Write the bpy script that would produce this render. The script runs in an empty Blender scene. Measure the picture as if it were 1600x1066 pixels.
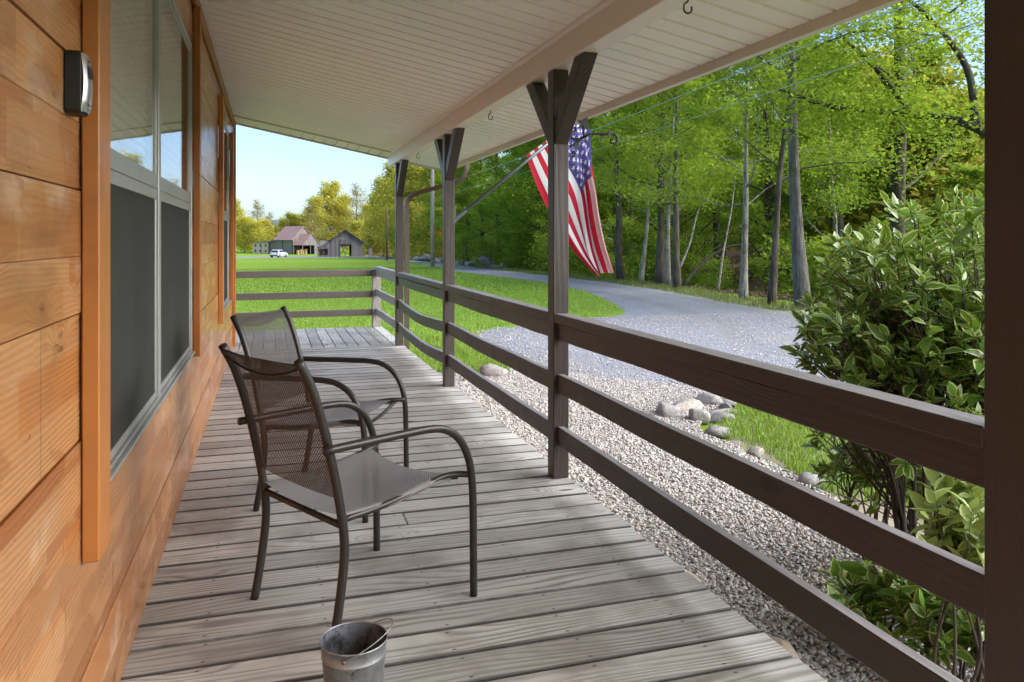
import bpy, math, random
import numpy as np
from mathutils import Vector, Matrix
from mathutils.geometry import delaunay_2d_cdt
R = math.radians
scene = bpy.context.scene
C = scene.collection
rng = np.random.default_rng(11)
random.seed(11)

# ------------------------------------------------------------------ ids
def tag(o, label=None, cat=None, group=None, kind=None):
    if label: o['label'] = label
    if cat: o['category'] = cat
    if group: o['group'] = group
    if kind: o['kind'] = kind
    return o
def thing(name, label, cat, loc=(0, 0, 0), rz=0, group=None):
    o = bpy.data.objects.new(name, None)
    o.empty_display_size = .1
    C.objects.link(o); o.location = loc; o.rotation_euler = (0, 0, rz)
    return tag(o, label, cat, group)
def link(name, me, mat=None, parent=None):
    o = bpy.data.objects.new(name, me)
    C.objects.link(o)
    if parent: o.parent = parent
    if mat:
        me.materials.clear(); me.materials.append(mat)
    return o

# ------------------------------------------------------------------ mesh building
def fast_mesh(name, V, F, smooth=False, fattr=None, uv=None, matidx=None):
    """V (n,3) array, F (m,k) array of equal-sided faces"""
    V = np.asarray(V, dtype=np.float32); F = np.asarray(F, dtype=np.int32)
    me = bpy.data.meshes.new(name)
    m, k = F.shape
    me.vertices.add(len(V)); me.vertices.foreach_set('co', V.ravel())
    me.loops.add(m*k); me.loops.foreach_set('vertex_index', F.ravel())
    me.polygons.add(m)
    me.polygons.foreach_set('loop_start', np.arange(0, m*k, k, dtype=np.int32))
    me.polygons.foreach_set('loop_total', np.full(m, k, dtype=np.int32))
    me.polygons.foreach_set('use_smooth', np.full(m, smooth, dtype=bool))
    if matidx is not None: me.polygons.foreach_set('material_index', np.asarray(matidx, dtype=np.int32))
    me.update(calc_edges=True)
    if fattr:
        for kx, val in fattr.items():
            a = me.attributes.new(kx, 'FLOAT', 'FACE'); a.data.foreach_set('value', np.asarray(val, dtype=np.float32))
    if uv is not None:
        l = me.uv_layers.new(name='UVMap'); l.data.foreach_set('uv', np.asarray(uv, dtype=np.float32)[F.ravel()].ravel())
    return me

def crm(pts, n=6):
    """Catmull-Rom through points (any dimension)"""
    p = [np.array(q, float) for q in pts]
    p = [2*p[0]-p[1]] + p + [2*p[-1]-p[-2]]
    out = []
    for i in range(1, len(p)-2):
        for t in np.linspace(0, 1, n, endpoint=False):
            a, b, c, d = p[i-1:i+3]
            out.append(.5*((2*b)+(c-a)*t+(2*a-5*b+4*c-d)*t*t+(3*b-a-3*c+d)*t**3))
    out.append(p[-2])
    return out

class MB:
    def __init__(s): s.v = []; s.f = []; s.b = []
    def add(s, vs, fs, bid=0.):
        o = len(s.v); s.v += [tuple(map(float, q)) for q in vs]
        s.f += [tuple(i+o for i in f) for f in fs]; s.b += [bid]*len(fs)
    def box(s, x0, x1, y0, y1, z0, z1, bid=0.):
        vs = [(x, y, z) for x in (x0, x1) for y in (y0, y1) for z in (z0, z1)]
        s.add(vs, [(0,1,3,2),(4,6,7,5),(0,4,5,1),(2,3,7,6),(0,2,6,4),(1,5,7,3)], bid)
        return s
    def beam(s, a, b, w, h, up=(0,0,1), bid=0.):
        """rectangular bar from a to b, w across, h along up"""
        a = Vector(a); b = Vector(b); d = (b-a).normalized(); u = Vector(up)
        sd = d.cross(u).normalized(); u = sd.cross(d)
        vs = []
        for p in (a, b):
            for i in (-1, 1):
                for j in (-1, 1): vs.append(p+sd*(i*w/2)+u*(j*h/2))
        s.add(vs, [(0,1,3,2),(4,6,7,5),(0,4,5,1),(2,3,7,6),(0,2,6,4),(1,5,7,3)], bid)
        return s
    def bar(s, pts, w, h, side=(1,0,0), bid=0.):
        """rectangular section swept along points, w along side"""
        sd = Vector(side); n = len(pts); vs = []
        for i, p in enumerate(pts):
            p = Vector(p); t = (Vector(pts[min(i+1,n-1)])-Vector(pts[max(i-1,0)])).normalized()
            u = t.cross(sd).normalized(); q = u.cross(t).normalized()
            for (a, b) in ((-1,-1),(1,-1),(1,1),(-1,1)): vs.append(p+q*(a*w/2)+u*(b*h/2))
        fs = [(0,1,2,3), tuple(4*(n-1)+k for k in (3,2,1,0))]
        for i in range(n-1):
            for k in range(4): fs.append((4*i+k, 4*i+4+k, 4*i+4+(k+1)%4, 4*i+(k+1)%4))
        s.add(vs, fs, bid); return s
    def tube(s, pts, r, seg=8, cap=True, bid=0., flat=1.):
        p = np.array([tuple(q) for q in pts], float); n = len(p)
        rs = np.array(r, float) if hasattr(r, '__len__') else np.full(n, float(r))
        t = np.empty_like(p); t[1:-1] = p[2:]-p[:-2]; t[0] = p[1]-p[0]; t[-1] = p[-1]-p[-2]
        t /= np.maximum(np.linalg.norm(t, axis=1), 1e-9)[:, None]
        a = t[0]; u = np.cross(a, (1., 0, 0) if abs(a[0]) < .8 else (0, 1., 0)); U = np.empty_like(p)
        for i in range(n):
            u = u-t[i]*(u @ t[i]); u = u/math.sqrt(u @ u); U[i] = u
        Wv = np.cross(t, U); an = np.arange(seg)*2*math.pi/seg
        vs = p[:, None]+(U[:, None]*(np.cos(an)*flat)[None, :, None]+Wv[:, None]*np.sin(an)[None, :, None])*rs[:, None, None]
        o = len(s.v); s.v += vs.reshape(-1, 3).tolist()
        k = np.arange(seg); i0 = (np.arange(n-1)*seg)[:, None]+o
        f = np.stack([i0+k, i0+(k+1) % seg, i0+seg+(k+1) % seg, i0+seg+k], -1).reshape(-1, 4).tolist()
        s.f += f
        if cap: s.f += [tuple(range(o+seg-1, o-1, -1)), tuple(o+(n-1)*seg+q for q in range(seg))]
        s.b += [bid]*(len(f)+(2 if cap else 0)); return s
    def prism(s, poly, axis, a, b, bid=0.):
        """2-D outline extruded along axis ('x','y','z') from a to b"""
        n = len(poly)
        def mk(p, t):
            return {'x': (t, p[0], p[1]), 'y': (p[0], t, p[1]), 'z': (p[0], p[1], t)}[axis]
        vs = [mk(p, a) for p in poly]+[mk(p, b) for p in poly]
        fs = [tuple(range(n-1,-1,-1)), tuple(range(n, 2*n))]+[(i,(i+1)%n,n+(i+1)%n,n+i) for i in range(n)]
        s.add(vs, fs, bid); return s
    def build(s, name, mat, parent=None, smooth=False, bevel=0, seg=1, norm=True):
        me = bpy.data.meshes.new(name)
        me.from_pydata(s.v, [], s.f); me.update()
        if smooth: me.polygons.foreach_set('use_smooth', [True]*len(me.polygons))
        a = me.attributes.new('bid', 'FLOAT', 'FACE'); a.data.foreach_set('value', s.b)
        if norm:
          import bmesh
          bm = bmesh.new(); bm.from_mesh(me); bmesh.ops.recalc_face_normals(bm, faces=bm.faces); bm.to_mesh(me); bm.free()
        o = link(name, me, mat, parent)
        if bevel:
            m = o.modifiers.new('bevel', 'BEVEL'); m.width = bevel; m.segments = seg; m.limit_method = 'ANGLE'; m.angle_limit = R(40)
        return o

# ------------------------------------------------------------------ node helper
class NB:
    def __init__(s, name):
        s.mat = bpy.data.materials.new(name); s.mat.use_nodes = True
        s.t = s.mat.node_tree; s.t.nodes.clear()
    def n(s, typ, **k):
        nd = s.t.nodes.new(typ)
        for a, b in k.items(): setattr(nd, a, b)
        return nd
    def put(s, sock, v):
        if isinstance(v, bpy.types.NodeSocket): s.t.links.new(v, sock)
        elif v is not None:
            if hasattr(sock.default_value, '__len__') and hasattr(v, '__len__') and len(sock.default_value) == 4 and len(v) == 3: v = (*v, 1)
            sock.default_value = v
    def obj(s, kind='Object'): return s.n('ShaderNodeTexCoord').outputs[kind]
    def pos(s): return s.n('ShaderNodeNewGeometry').outputs['Position']
    def sep(s, v):
        x = s.n('ShaderNodeSeparateXYZ'); s.put(x.inputs[0], v); return x.outputs
    def comb(s, x=0., y=0., z=0.):
        c = s.n('ShaderNodeCombineXYZ')
        for i, q in enumerate((x, y, z)): s.put(c.inputs[i], q)
        return c.outputs[0]
    def m(s, op, a, b=None, c=None, clamp=False):
        x = s.n('ShaderNodeMath', operation=op, use_clamp=clamp)
        for i, q in enumerate((a, b, c)):
            if q is not None: s.put(x.inputs[i], q)
        return x.outputs[0]
    def mul(s, a, b): return s.m('MULTIPLY', a, b)
    def addm(s, a, b): return s.m('ADD', a, b)
    def mix(s, f, a, b, blend='MIX'):
        x = s.n('ShaderNodeMix', data_type='RGBA', blend_type=blend)
        s.put(x.inputs[0], f); s.put(x.inputs[6], a); s.put(x.inputs[7], b); return x.outputs[2]
    def vscale(s, v, sc):
        x = s.n('ShaderNodeVectorMath', operation='MULTIPLY'); s.put(x.inputs[0], v); s.put(x.inputs[1], sc); return x.outputs[0]
    def noise(s, v, scale=1., detail=2., rough=.5, out='Fac', dist=0.):
        x = s.n('ShaderNodeTexNoise'); s.put(x.inputs['Vector'], v)
        for k, q in (('Scale', scale), ('Detail', detail), ('Roughness', rough), ('Distortion', dist)): s.put(x.inputs[k], q)
        return x.outputs[out]
    def vor(s, v, scale=1., out='Distance', feature='F1', rnd=1.):
        x = s.n('ShaderNodeTexVoronoi', feature=feature); s.put(x.inputs['Vector'], v); s.put(x.inputs['Scale'], scale); s.put(x.inputs['Randomness'], rnd)
        return x.outputs[out]
    def wn(s, v, out='Value'):
        x = s.n('ShaderNodeTexWhiteNoise'); s.put(x.inputs['Vector'], v); return x.outputs[out]
    def ramp(s, f, stops):
        x = s.n('ShaderNodeValToRGB'); s.put(x.inputs[0], f); e = x.color_ramp.elements
        while len(e) < len(stops): e.new(.5)
        for q, (p, c) in zip(e, stops):
            q.position = p; q.color = (*c, 1) if hasattr(c, '__len__') else (c, c, c, 1)
        return x.outputs[0]
    def sm(s, v, a, b):
        x = s.n('ShaderNodeMapRange', interpolation_type='SMOOTHSTEP'); s.put(x.inputs[0], v); s.put(x.inputs[1], a); s.put(x.inputs[2], b); return x.outputs[0]
    def attr(s, name): return s.n('ShaderNodeAttribute', attribute_name=name).outputs['Fac']
    def rnd(s): return s.n('ShaderNodeObjectInfo').outputs['Random']
    def bump(s, h, strength=.3, dist=.01):
        x = s.n('ShaderNodeBump'); s.put(x.inputs['Height'], h); x.inputs['Strength'].default_value = strength; x.inputs['Distance'].default_value = dist
        return x.outputs[0]
    def pr(s, base, rough=.6, normal=None, metal=0., spec=.5, coat=0., coatr=.1):
        p = s.n('ShaderNodeBsdfPrincipled')
        s.put(p.inputs['Base Color'], base); s.put(p.inputs['Roughness'], rough); s.put(p.inputs['Metallic'], metal)
        s.put(p.inputs['Specular IOR Level'], spec); s.put(p.inputs['Coat Weight'], coat); s.put(p.inputs['Coat Roughness'], coatr)
        if normal: s.t.links.new(normal, p.inputs['Normal']); 
        return p.outputs[0]
    def out(s, sh):
        o = s.n('ShaderNodeOutputMaterial'); s.t.links.new(sh, o.inputs[0]); return s.mat
    def mixs(s, f, a, b):
        x = s.n('ShaderNodeMixShader'); s.put(x.inputs[0], f); s.t.links.new(a, x.inputs[1]); s.t.links.new(b, x.inputs[2]); return x.outputs[0]

def grain(nb, al, ac, seed, freq=60., wob=14., kn=(1.5, 4.)):
    """contour-line wood grain: returns ring lines 0..1, fibre noise, knot mask"""
    sd = nb.mul(seed, 37.7)
    n1 = nb.noise(nb.comb(nb.addm(nb.mul(al, .8), sd), nb.mul(ac, 5.), sd), 1., 2., .45)
    d = nb.vor(nb.comb(nb.addm(nb.mul(al, kn[0]), sd), nb.addm(nb.mul(ac, kn[1]), sd), 0.), 1.)
    k = nb.m('POWER', nb.m('SUBTRACT', 1., nb.m('MINIMUM', nb.mul(d, 3.2), 1.)), 2.)
    ph = nb.addm(nb.addm(nb.mul(ac, freq), nb.mul(n1, wob)), nb.mul(k, 7.))
    ln = nb.m('MULTIPLY_ADD', nb.m('SINE', nb.mul(ph, 6.283)), .5, .5)
    fb = nb.noise(nb.comb(nb.addm(nb.mul(al, 5.), sd), nb.mul(ac, 190.), sd), 1., 3., .6)
    return ln, fb, k

# ------------------------------------------------------------------ materials
MT = {}
def deck_mat(name, axis, tone=1.):
    nb = NB(name); x, y, z = nb.sep(nb.obj()); bid = nb.attr('bid')
    al, ac = (x, y) if axis == 'x' else (y, x)
    r = nb.wn(nb.comb(bid, 3.1, 0.))
    ln, fb, k = grain(nb, al, ac, r, 34., 9., (1.25, 4.))
    base = nb.mix(r, (.365*tone, .362*tone, .338*tone), (.585*tone, .58*tone, .545*tone))
    base = nb.mix(nb.mul(nb.m('POWER', ln, 2.5), nb.m('MULTIPLY_ADD', nb.noise(nb.comb(al, nb.mul(ac, 3.), r), 2., 2.), 1.3, -.1, clamp=True)), base, (.14, .115, .1))
    base = nb.mix(nb.sm(fb, .5, .85), base, (.22, .2, .187))
    base = nb.mix(nb.sm(k, .55, .85), base, (.085, .062, .05))
    big = nb.noise(nb.comb(al, ac, 0.), 1.7, 4., .6)
    base = nb.mix(nb.mul(nb.sm(big, .46, .7), .9), base, (.235, .215, .19))
    # nail heads, two to a joist on each board
    jx = nb.m('ABSOLUTE', nb.m('SUBTRACT', nb.m('FRACT', nb.m('DIVIDE', nb.addm(al, nb.mul(r, .02)), .407)), .5))
    by = nb.m('ABSOLUTE', nb.m('SUBTRACT', nb.m('ABSOLUTE', nb.m('SUBTRACT', nb.m('FRACT', nb.m('DIVIDE', nb.m('SUBTRACT', ac, 2.684), .1725)), .5)), .33))
    dn = nb.m('SQRT', nb.addm(nb.m('POWER', nb.mul(jx, .407), 2.), nb.m('POWER', nb.mul(by, .3), 2.)))
    nail = nb.m('SUBTRACT', 1., nb.sm(dn, .004, .010))
    base = nb.mix(nb.mul(nail, .85), base, (.03, .025, .022))
    if axis == 'x':   # gap shade painted along the board edges, with some grime
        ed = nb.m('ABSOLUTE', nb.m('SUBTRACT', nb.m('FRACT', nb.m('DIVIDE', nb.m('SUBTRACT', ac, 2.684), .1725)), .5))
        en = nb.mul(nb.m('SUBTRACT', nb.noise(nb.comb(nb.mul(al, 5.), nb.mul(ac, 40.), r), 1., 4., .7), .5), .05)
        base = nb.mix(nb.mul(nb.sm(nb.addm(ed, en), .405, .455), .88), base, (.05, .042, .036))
    h = nb.m('SUBTRACT', nb.addm(nb.mul(fb, .5), nb.mul(ln, .6)), nb.mul(nail, 1.5))
    return nb.out(nb.pr(base, nb.m('MULTIPLY_ADD', fb, .25, .42), nb.bump(h, .45, .003), spec=.45))
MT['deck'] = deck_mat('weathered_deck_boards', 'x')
MT['deck2'] = deck_mat('weathered_deck_boards_lengthwise', 'y', 1.12)

def siding_mat(name, trim=False):
    nb = NB(name); x, y, z = nb.sep(nb.obj()); bid = nb.attr('bid')
    al, ac = (z, y) if trim else (y, z)
    seg = nb.m('FLOOR', nb.addm(nb.mul(al, .34), nb.mul(nb.wn(nb.comb(bid, .5, 0.)), 7.)))
    # finger-jointed pieces inside each course
    sub = nb.m('FLOOR', nb.addm(nb.mul(ac, 9.), nb.mul(bid, 3.3)))
    seg2 = nb.m('FLOOR', nb.addm(nb.mul(al, 1.15), nb.mul(nb.wn(nb.comb(bid, sub, 2.)), 9.)))
    r = nb.wn(nb.comb(bid, 0. if trim else seg, 1.)); r2 = nb.wn(nb.comb(nb.addm(bid, sub), seg2, 5.))
    ln, fb, k = grain(nb, al, ac, nb.addm(r, r2) if not trim else r, 70., 7., (2.5, 6.5))
    base = nb.mix(r, (.29, .082, .014), (.60, .24, .06))
    if not trim: base = nb.mix(nb.mul(r2, .75), base, (.58, .32, .14))
    base = nb.mix(nb.mul(nb.m('POWER', ln, 2.), nb.m('MULTIPLY_ADD', nb.noise(nb.comb(al, nb.mul(ac, 3.), bid), 1.4, 3.), 1.3, -.35, clamp=True)), base, (.27, .10, .025))
    base = nb.mix(nb.mul(nb.sm(fb, .52, .85), .5), base, (.28, .1, .022))
    base = nb.mix(nb.sm(k, .45, .7), base, (.07, .024, .009))
    st = nb.noise(nb.comb(nb.mul(al, 1.5), nb.mul(ac, 4.), bid), 1.3, 5., .65)
    base = nb.mix(nb.mul(nb.sm(st, .54, .74), .6), base, (.22, .08, .025))
    if not trim:
        pale = nb.noise(nb.comb(nb.mul(al, 2.2), nb.mul(ac, 5.), nb.addm(bid, 9.)), 1.1, 4., .6)
        base = nb.mix(nb.mul(nb.sm(pale, .54, .68), .65), base, (.60, .42, .28))
    if not trim:
        vs = nb.noise(nb.comb(nb.mul(al, 16.), nb.mul(ac, 2.2), nb.mul(bid, 3.)), 1., 4., .65)
        base = nb.mix(nb.mul(nb.sm(vs, .6, .72), .6), base, (.2, .075, .028))
        jt = nb.m('LESS_THAN', nb.m('ABSOLUTE', nb.m('SUBTRACT', nb.m('FRACT', nb.addm(nb.mul(al, .34), nb.mul(nb.wn(nb.comb(bid, .5, 0.)), 7.))), .5)), .0016)
        base = nb.mix(nb.mul(jt, .45), base, (.08, .03, .012))
    if not trim:
        bl = nb.noise(nb.comb(nb.mul(al, 1.1), nb.mul(ac, 2.6), nb.mul(bid, 7.)), 1., 3., .55, dist=1.2)
        base = nb.mix(nb.mul(nb.sm(bl, .50, .54), .42), base, (.26, .085, .016))
        base = nb.mix(nb.mul(nb.sm(bl, .34, .30), .35), base, (.66, .36, .15))
        gg = nb.noise(nb.comb(nb.mul(al, 9.), nb.mul(ac, 26.), bid), 1., 3., .6)
        base = nb.mix(nb.mul(nb.sm(gg, .69, .73), .8), base, (.10, .034, .012))
    if trim: base = nb.mix(.3, base, (.30, .11, .02))
    h = nb.addm(nb.addm(nb.mul(fb, .4), nb.mul(ln, .7)), nb.mul(r2, 0. if trim else 1.2))
    return nb.out(nb.pr(base, .5, nb.bump(h, .6, .004), spec=.4, coat=.6 if not trim else .25, coatr=.22))
MT['siding'] = siding_mat('varnished_pine_siding')
MT['trim'] = siding_mat('varnished_pine_trim', True)

def paint_mat(name, col, axis='y', wear=.5, rough=.42, pale=(.16, .13, .11)):
    nb = NB(name); P = nb.pos(); x, y, z = nb.sep(nb.obj()); bid = nb.attr('bid')
    al, ac = (y, z) if axis == 'y' else ((z, y) if axis == 'z' else (x, z))
    ac2 = nb.addm(ac, x if axis != 'x' else y)
    ln, fb, k = grain(nb, al, ac2, nb.wn(nb.comb(bid, 1., 2.)), 30., 5., (1.2, 3.))
    n = nb.noise(P, 9., 5., .65)
    base = nb.mix(nb.mul(nb.sm(n, .52, .8), .5), col, tuple(c*1.55 for c in col))
    base = nb.mix(nb.mul(nb.sm(nb.noise(nb.vscale(P, (30., 30., 30.)), 1., 4., .7), .66, .74), wear), base, pale)
    sc = nb.noise(nb.comb(nb.mul(al, 4.), nb.mul(ac2, 60.), bid), 1., 3., .6)
    base = nb.mix(nb.mul(nb.sm(sc, .66, .74), wear), base, tuple(c*.4 for c in col))
    base = nb.mix(nb.sm(k, .5, .75), base, tuple(c*.35 for c in col))
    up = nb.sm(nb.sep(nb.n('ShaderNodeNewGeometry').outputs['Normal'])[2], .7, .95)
    dust_sheen = nb.mul(up, nb.m('MULTIPLY_ADD', nb.noise(nb.vscale(P, (14., 3., 1.)), 1., 4., .65), .9, .25, clamp=True))  # dust, plus sky sheen painted into the upward faces
    base = nb.mix(dust_sheen, base, (.26, .245, .25))
    h = nb.addm(nb.addm(nb.mul(fb, .5), nb.mul(ln, .3)), nb.mul(nb.noise(P, 120., 3., .6), .5))
    return nb.out(nb.pr(base, nb.m('MULTIPLY_ADD', n, .25, rough-.1), nb.bump(nb.addm(h, nb.mul(k, -1.5)), .5, .004), spec=.5))
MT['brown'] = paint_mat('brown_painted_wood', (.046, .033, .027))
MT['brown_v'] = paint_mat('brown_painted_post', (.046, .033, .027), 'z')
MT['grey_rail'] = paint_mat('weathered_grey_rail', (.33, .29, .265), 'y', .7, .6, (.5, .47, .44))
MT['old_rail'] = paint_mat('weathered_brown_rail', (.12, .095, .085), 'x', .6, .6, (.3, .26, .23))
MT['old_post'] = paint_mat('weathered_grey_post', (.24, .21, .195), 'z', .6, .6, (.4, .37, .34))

def plain(name, col, rough=.5, metal=0., spec=.5, var=.15, scale=6., bump=.0, bscale=80.):
    nb = NB(name); P = nb.obj()
    n = nb.noise(P, scale, 4., .6)
    base = nb.mix(n, tuple(c*(1-var) for c in col), tuple(min(1, c*(1+var)) for c in col))
    nm = nb.bump(nb.noise(P, bscale, 3., .6), bump, .004) if bump else None
    return nb.out(nb.pr(base, rough, nm, metal, spec))
MT['vinyl'] = plain('almond_vinyl_soffit', (.86, .84, .82), .45, var=.08, scale=1.1)
MT['beamwrap'] = plain('tan_aluminium_beam_wrap', (.76, .70, .64), .4, var=.06, scale=3., bump=.05, bscale=9.)
MT['fascia'] = plain('almond_fascia', (.62, .56, .49), .4, var=.06)
MT['alum'] = plain('aged_aluminium_window', (.40, .405, .39), .42, .5, var=.2, scale=25.)
MT['chair'] = plain('bronze_chair_metal', (.034, .029, .026), .36, .3, var=.2, scale=14.)
MT['iron'] = plain('black_wrought_iron', (.006, .006, .006), .5)
MT['black'] = plain('black_plastic', (.008, .008, .009), .45)
MT['silver'] = plain('satin_zinc_face', (.52, .53, .54), .28, .85, var=.06)
MT['greypole'] = plain('grey_flag_pole', (.11, .14, .15), .35, .4)
MT['roofshingle'] = plain('dark_shingle', (.07, .065, .06), .9, var=.3, scale=20.)
MT['curtain'] = plain('pale_sheer_curtain', (.86, .85, .80), .9, var=.05)
MT['reflection_slats'] = plain('white_reflection_slats', (.86, .85, .82), .6, var=.03)
MT['room'] = plain('dim_room', (.25, .22, .19), .9)
MT['wire'] = plain('overhead_cable', (.3, .36, .38), .5)
MT['polewood'] = plain('bleached_pole_wood', (.33, .3, .28), .85, var=.25, scale=4.)
MT['poledark'] = plain('dark_pole_wood', (.09, .075, .065), .85, var=.25, scale=4.)
MT['twig'] = plain('brown_twig', (.05, .034, .024), .8, var=.35, scale=30.)

def glass():
    nb = NB('window_glass'); f = nb.n('ShaderNodeLayerWeight'); f.inputs[0].default_value = .5
    t = nb.n('ShaderNodeBsdfTransparent'); t.inputs[0].default_value = (.93, .94, .93, 1)
    g = nb.n('ShaderNodeBsdfGlossy'); g.inputs['Roughness'].default_value = .015
    wob = nb.bump(nb.noise(nb.pos(), 1.6, 1.), .05, .02); nb.t.links.new(wob, g.inputs['Normal'])
    return nb.out(nb.mixs(nb.m('MULTIPLY_ADD', nb.m('POWER', f.outputs['Facing'], 4.), .85, .08, clamp=True), t.outputs[0], g.outputs[0]))
MT['glass'] = glass()
def screen():
    nb = NB('insect_screen'); P = nb.pos()
    d = nb.pr(nb.mix(nb.noise(nb.vscale(P, (1., 1.8, 1.1)), 1.9, 6., .75), (.005, .005, .005), (.045, .044, .041)), .7)
    t = nb.n('ShaderNodeBsdfTransparent')
    return nb.out(nb.mixs(.82, t.outputs[0], d))
MT['screen'] = screen()
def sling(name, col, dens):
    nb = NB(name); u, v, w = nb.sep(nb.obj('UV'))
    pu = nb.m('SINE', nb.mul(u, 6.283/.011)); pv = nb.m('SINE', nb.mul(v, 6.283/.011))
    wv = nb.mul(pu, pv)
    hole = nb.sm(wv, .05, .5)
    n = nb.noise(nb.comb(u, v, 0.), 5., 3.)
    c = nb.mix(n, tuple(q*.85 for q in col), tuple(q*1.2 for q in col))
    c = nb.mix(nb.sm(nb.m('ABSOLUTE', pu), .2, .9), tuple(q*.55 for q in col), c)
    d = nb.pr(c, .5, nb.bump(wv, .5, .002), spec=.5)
    t = nb.n('ShaderNodeBsdfTransparent')
    return nb.out(nb.mixs(nb.m('MULTIPLY_ADD', hole, -dens, 1.), d, t.outputs[0]) if False else nb.mixs(nb.mul(hole, dens), d, t.outputs[0]))
MT['sling_seat'] = sling('skylit_seat_sling', (.28, .268, .275), .3)  # same cloth as the back, sky light painted in as a paler colour
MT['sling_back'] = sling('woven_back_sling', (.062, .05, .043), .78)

def galv():
    nb = NB('galvanised_steel'); P = nb.obj()
    sp = nb.vor(P, 55., 'Color'); s0 = nb.sep(sp)[0]
    n = nb.noise(nb.vscale(P, (1., 1., .5)), 9., 5., .65)
    base = nb.mix(s0, (.26, .275, .285), (.36, .375, .385)); base = nb.mix(nb.sm(n, .5, .72), base, (.19, .185, .175))
    base = nb.mix(nb.sm(nb.noise(P, 28., 4., .7), .64, .7), base, (.12, .1, .085))
    return nb.out(nb.pr(base, nb.m('MULTIPLY_ADD', n, .3, .34), nb.bump(n, .1, .003), .75))
MT['galv'] = galv()
def soot():
    nb = NB('sooty_steel'); P = nb.obj(); n = nb.noise(P, 14., 5., .7)
    base = nb.mix(nb.sm(n, .42, .62), (.16, .17, .19), (.025, .025, .028))
    return nb.out(nb.pr(base, .55, nb.bump(n, .3, .004), .4))
MT['soot'] = soot()

def cloth(name, col):
    nb = NB(name)
    d = nb.pr(nb.mix(nb.noise(nb.pos(), 7., 3.), tuple(q*.9 for q in col), col), .8, nb.bump(nb.noise(nb.pos(), 14., 3.), .25, .01), spec=.25)
    t = nb.n('ShaderNodeBsdfTranslucent'); t.inputs[0].default_value = (*col, 1)
    return nb.out(nb.mixs(.4, d, t.outputs[0]))
MT['f_red'] = cloth('red_flag_cloth', (.43, .013, .035))
MT['f_white'] = cloth('white_flag_cloth', (.66, .66, .66))
MT['f_blue'] = cloth('faded_blue_flag_cloth', (.09, .075, .25))

def leafmat(name, lo, mid, hi, trans=.4, gloss=.0):
    nb = NB(name); t = nb.attr('tint'); r = nb.rnd()
    cl = nb.noise(nb.pos(), .55, 2.)
    f = nb.m('ADD', nb.m('MULTIPLY_ADD', t, .55, -.12), nb.addm(nb.mul(r, .3), nb.mul(nb.m('SUBTRACT', cl, .3), .6)), clamp=True)
    c = nb.ramp(f, [(0., lo), (.5, mid), (1., hi)])
    d = nb.pr(c, .6, spec=.2)
    tr = nb.n('ShaderNodeBsdfTranslucent'); nb.put(tr.inputs[0], nb.mix(.35, c, (.28, .36, .03)))
    return nb.out(nb.mixs(trans, d, tr.outputs[0]))
MT['leaf'] = leafmat('spring_leaves', (.16, .255, .022), (.29, .42, .035), (.45, .56, .07), .52)
MT['leaf_dk'] = leafmat('deep_green_leaves', (.13, .235, .025), (.24, .38, .034), (.37, .50, .06), .52)
MT['leaf_lit'] = leafmat('sunlit_painted_leaves', (.42, .40, .05), (.56, .51, .08), (.66, .57, .14), .5)  # sunlight painted into the leaf colour as yellow
MT['leaf_bud'] = leafmat('budding_brownish_leaves', (.2, .15, .05), (.3, .24, .07), (.38, .32, .1), .4)

def shrubleaf(name, green, edge, share):
    nb = NB(name); u, v, w = nb.sep(nb.obj('UV')); t = nb.attr('tint')
    n = nb.noise(nb.pos(), 60., 2.)
    au = nb.addm(nb.m('ABSOLUTE', u), nb.mul(nb.m('SUBTRACT', n, .5), .35))
    wid = nb.m('MULTIPLY_ADD', t, -.22, .78)
    e = nb.sm(au, nb.m('SUBTRACT', wid, .05), nb.addm(wid, .05))
    plainleaf = nb.m('GREATER_THAN', t, share)
    e = nb.mul(e, nb.m('SUBTRACT', 1., plainleaf))
    g = nb.mix(nb.m('FRACT', nb.mul(t, 7.3)), tuple(q*.7 for q in green), tuple(q*1.5 for q in green))
    g = nb.mix(nb.mul(nb.m('SUBTRACT', 1., nb.sm(nb.m('ABSOLUTE', u), .0, .1)), .5), g, tuple(q*1.8 for q in green))
    c = nb.mix(e, g, edge)
    d = nb.pr(c, .27, spec=.55)
    tr = nb.n('ShaderNodeBsdfTranslucent'); nb.put(tr.inputs[0], nb.mix(.3, c, (.3, .4, .02)))
    return nb.out(nb.mixs(.22, d, tr.outputs[0]))
MT['variegated'] = shrubleaf('variegated_leaf', (.11, .215, .03), (.50, .55, .20), .85)
MT['palegreen'] = shrubleaf('pale_new_leaf', (.19, .25, .06), (.42, .45, .16), .5)

def bark(name, a, b, c, sc=1.):
    nb = NB(name); P = nb.obj(); V = nb.vscale(P, (9.*sc, 9.*sc, 1.6*sc))
    n = nb.noise(V, 1., 5., .65); v = nb.vor(V, 1.6)
    base = nb.mix(nb.sm(n, .3, .7), a, b); base = nb.mix(nb.sm(nb.noise(P, 1.7, 4., .6), .52, .68), base, c)
    return nb.out(nb.pr(base, .9, nb.bump(nb.addm(n, v), .6, .03), spec=.2))
MT['bark'] = bark('grey_brown_bark', (.045, .036, .028), (.125, .105, .085), (.09, .095, .05))
MT['bark_dk'] = bark('dark_bark', (.025, .02, .016), (.075, .06, .048), (.05, .055, .03))
MT['bark_pale'] = bark('pale_mottled_bark', (.13, .12, .10), (.34, .32, .285), (.06, .053, .042), 1.5)
MT['bark_smooth'] = bark('smooth_grey_bark', (.075, .07, .062), (.16, .15, .135), (.06, .065, .04), 1.2)
MT['bark_warm'] = bark('sunlit_tan_bark', (.2, .16, .11), (.33, .28, .21), (.2, .17, .12))

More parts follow.
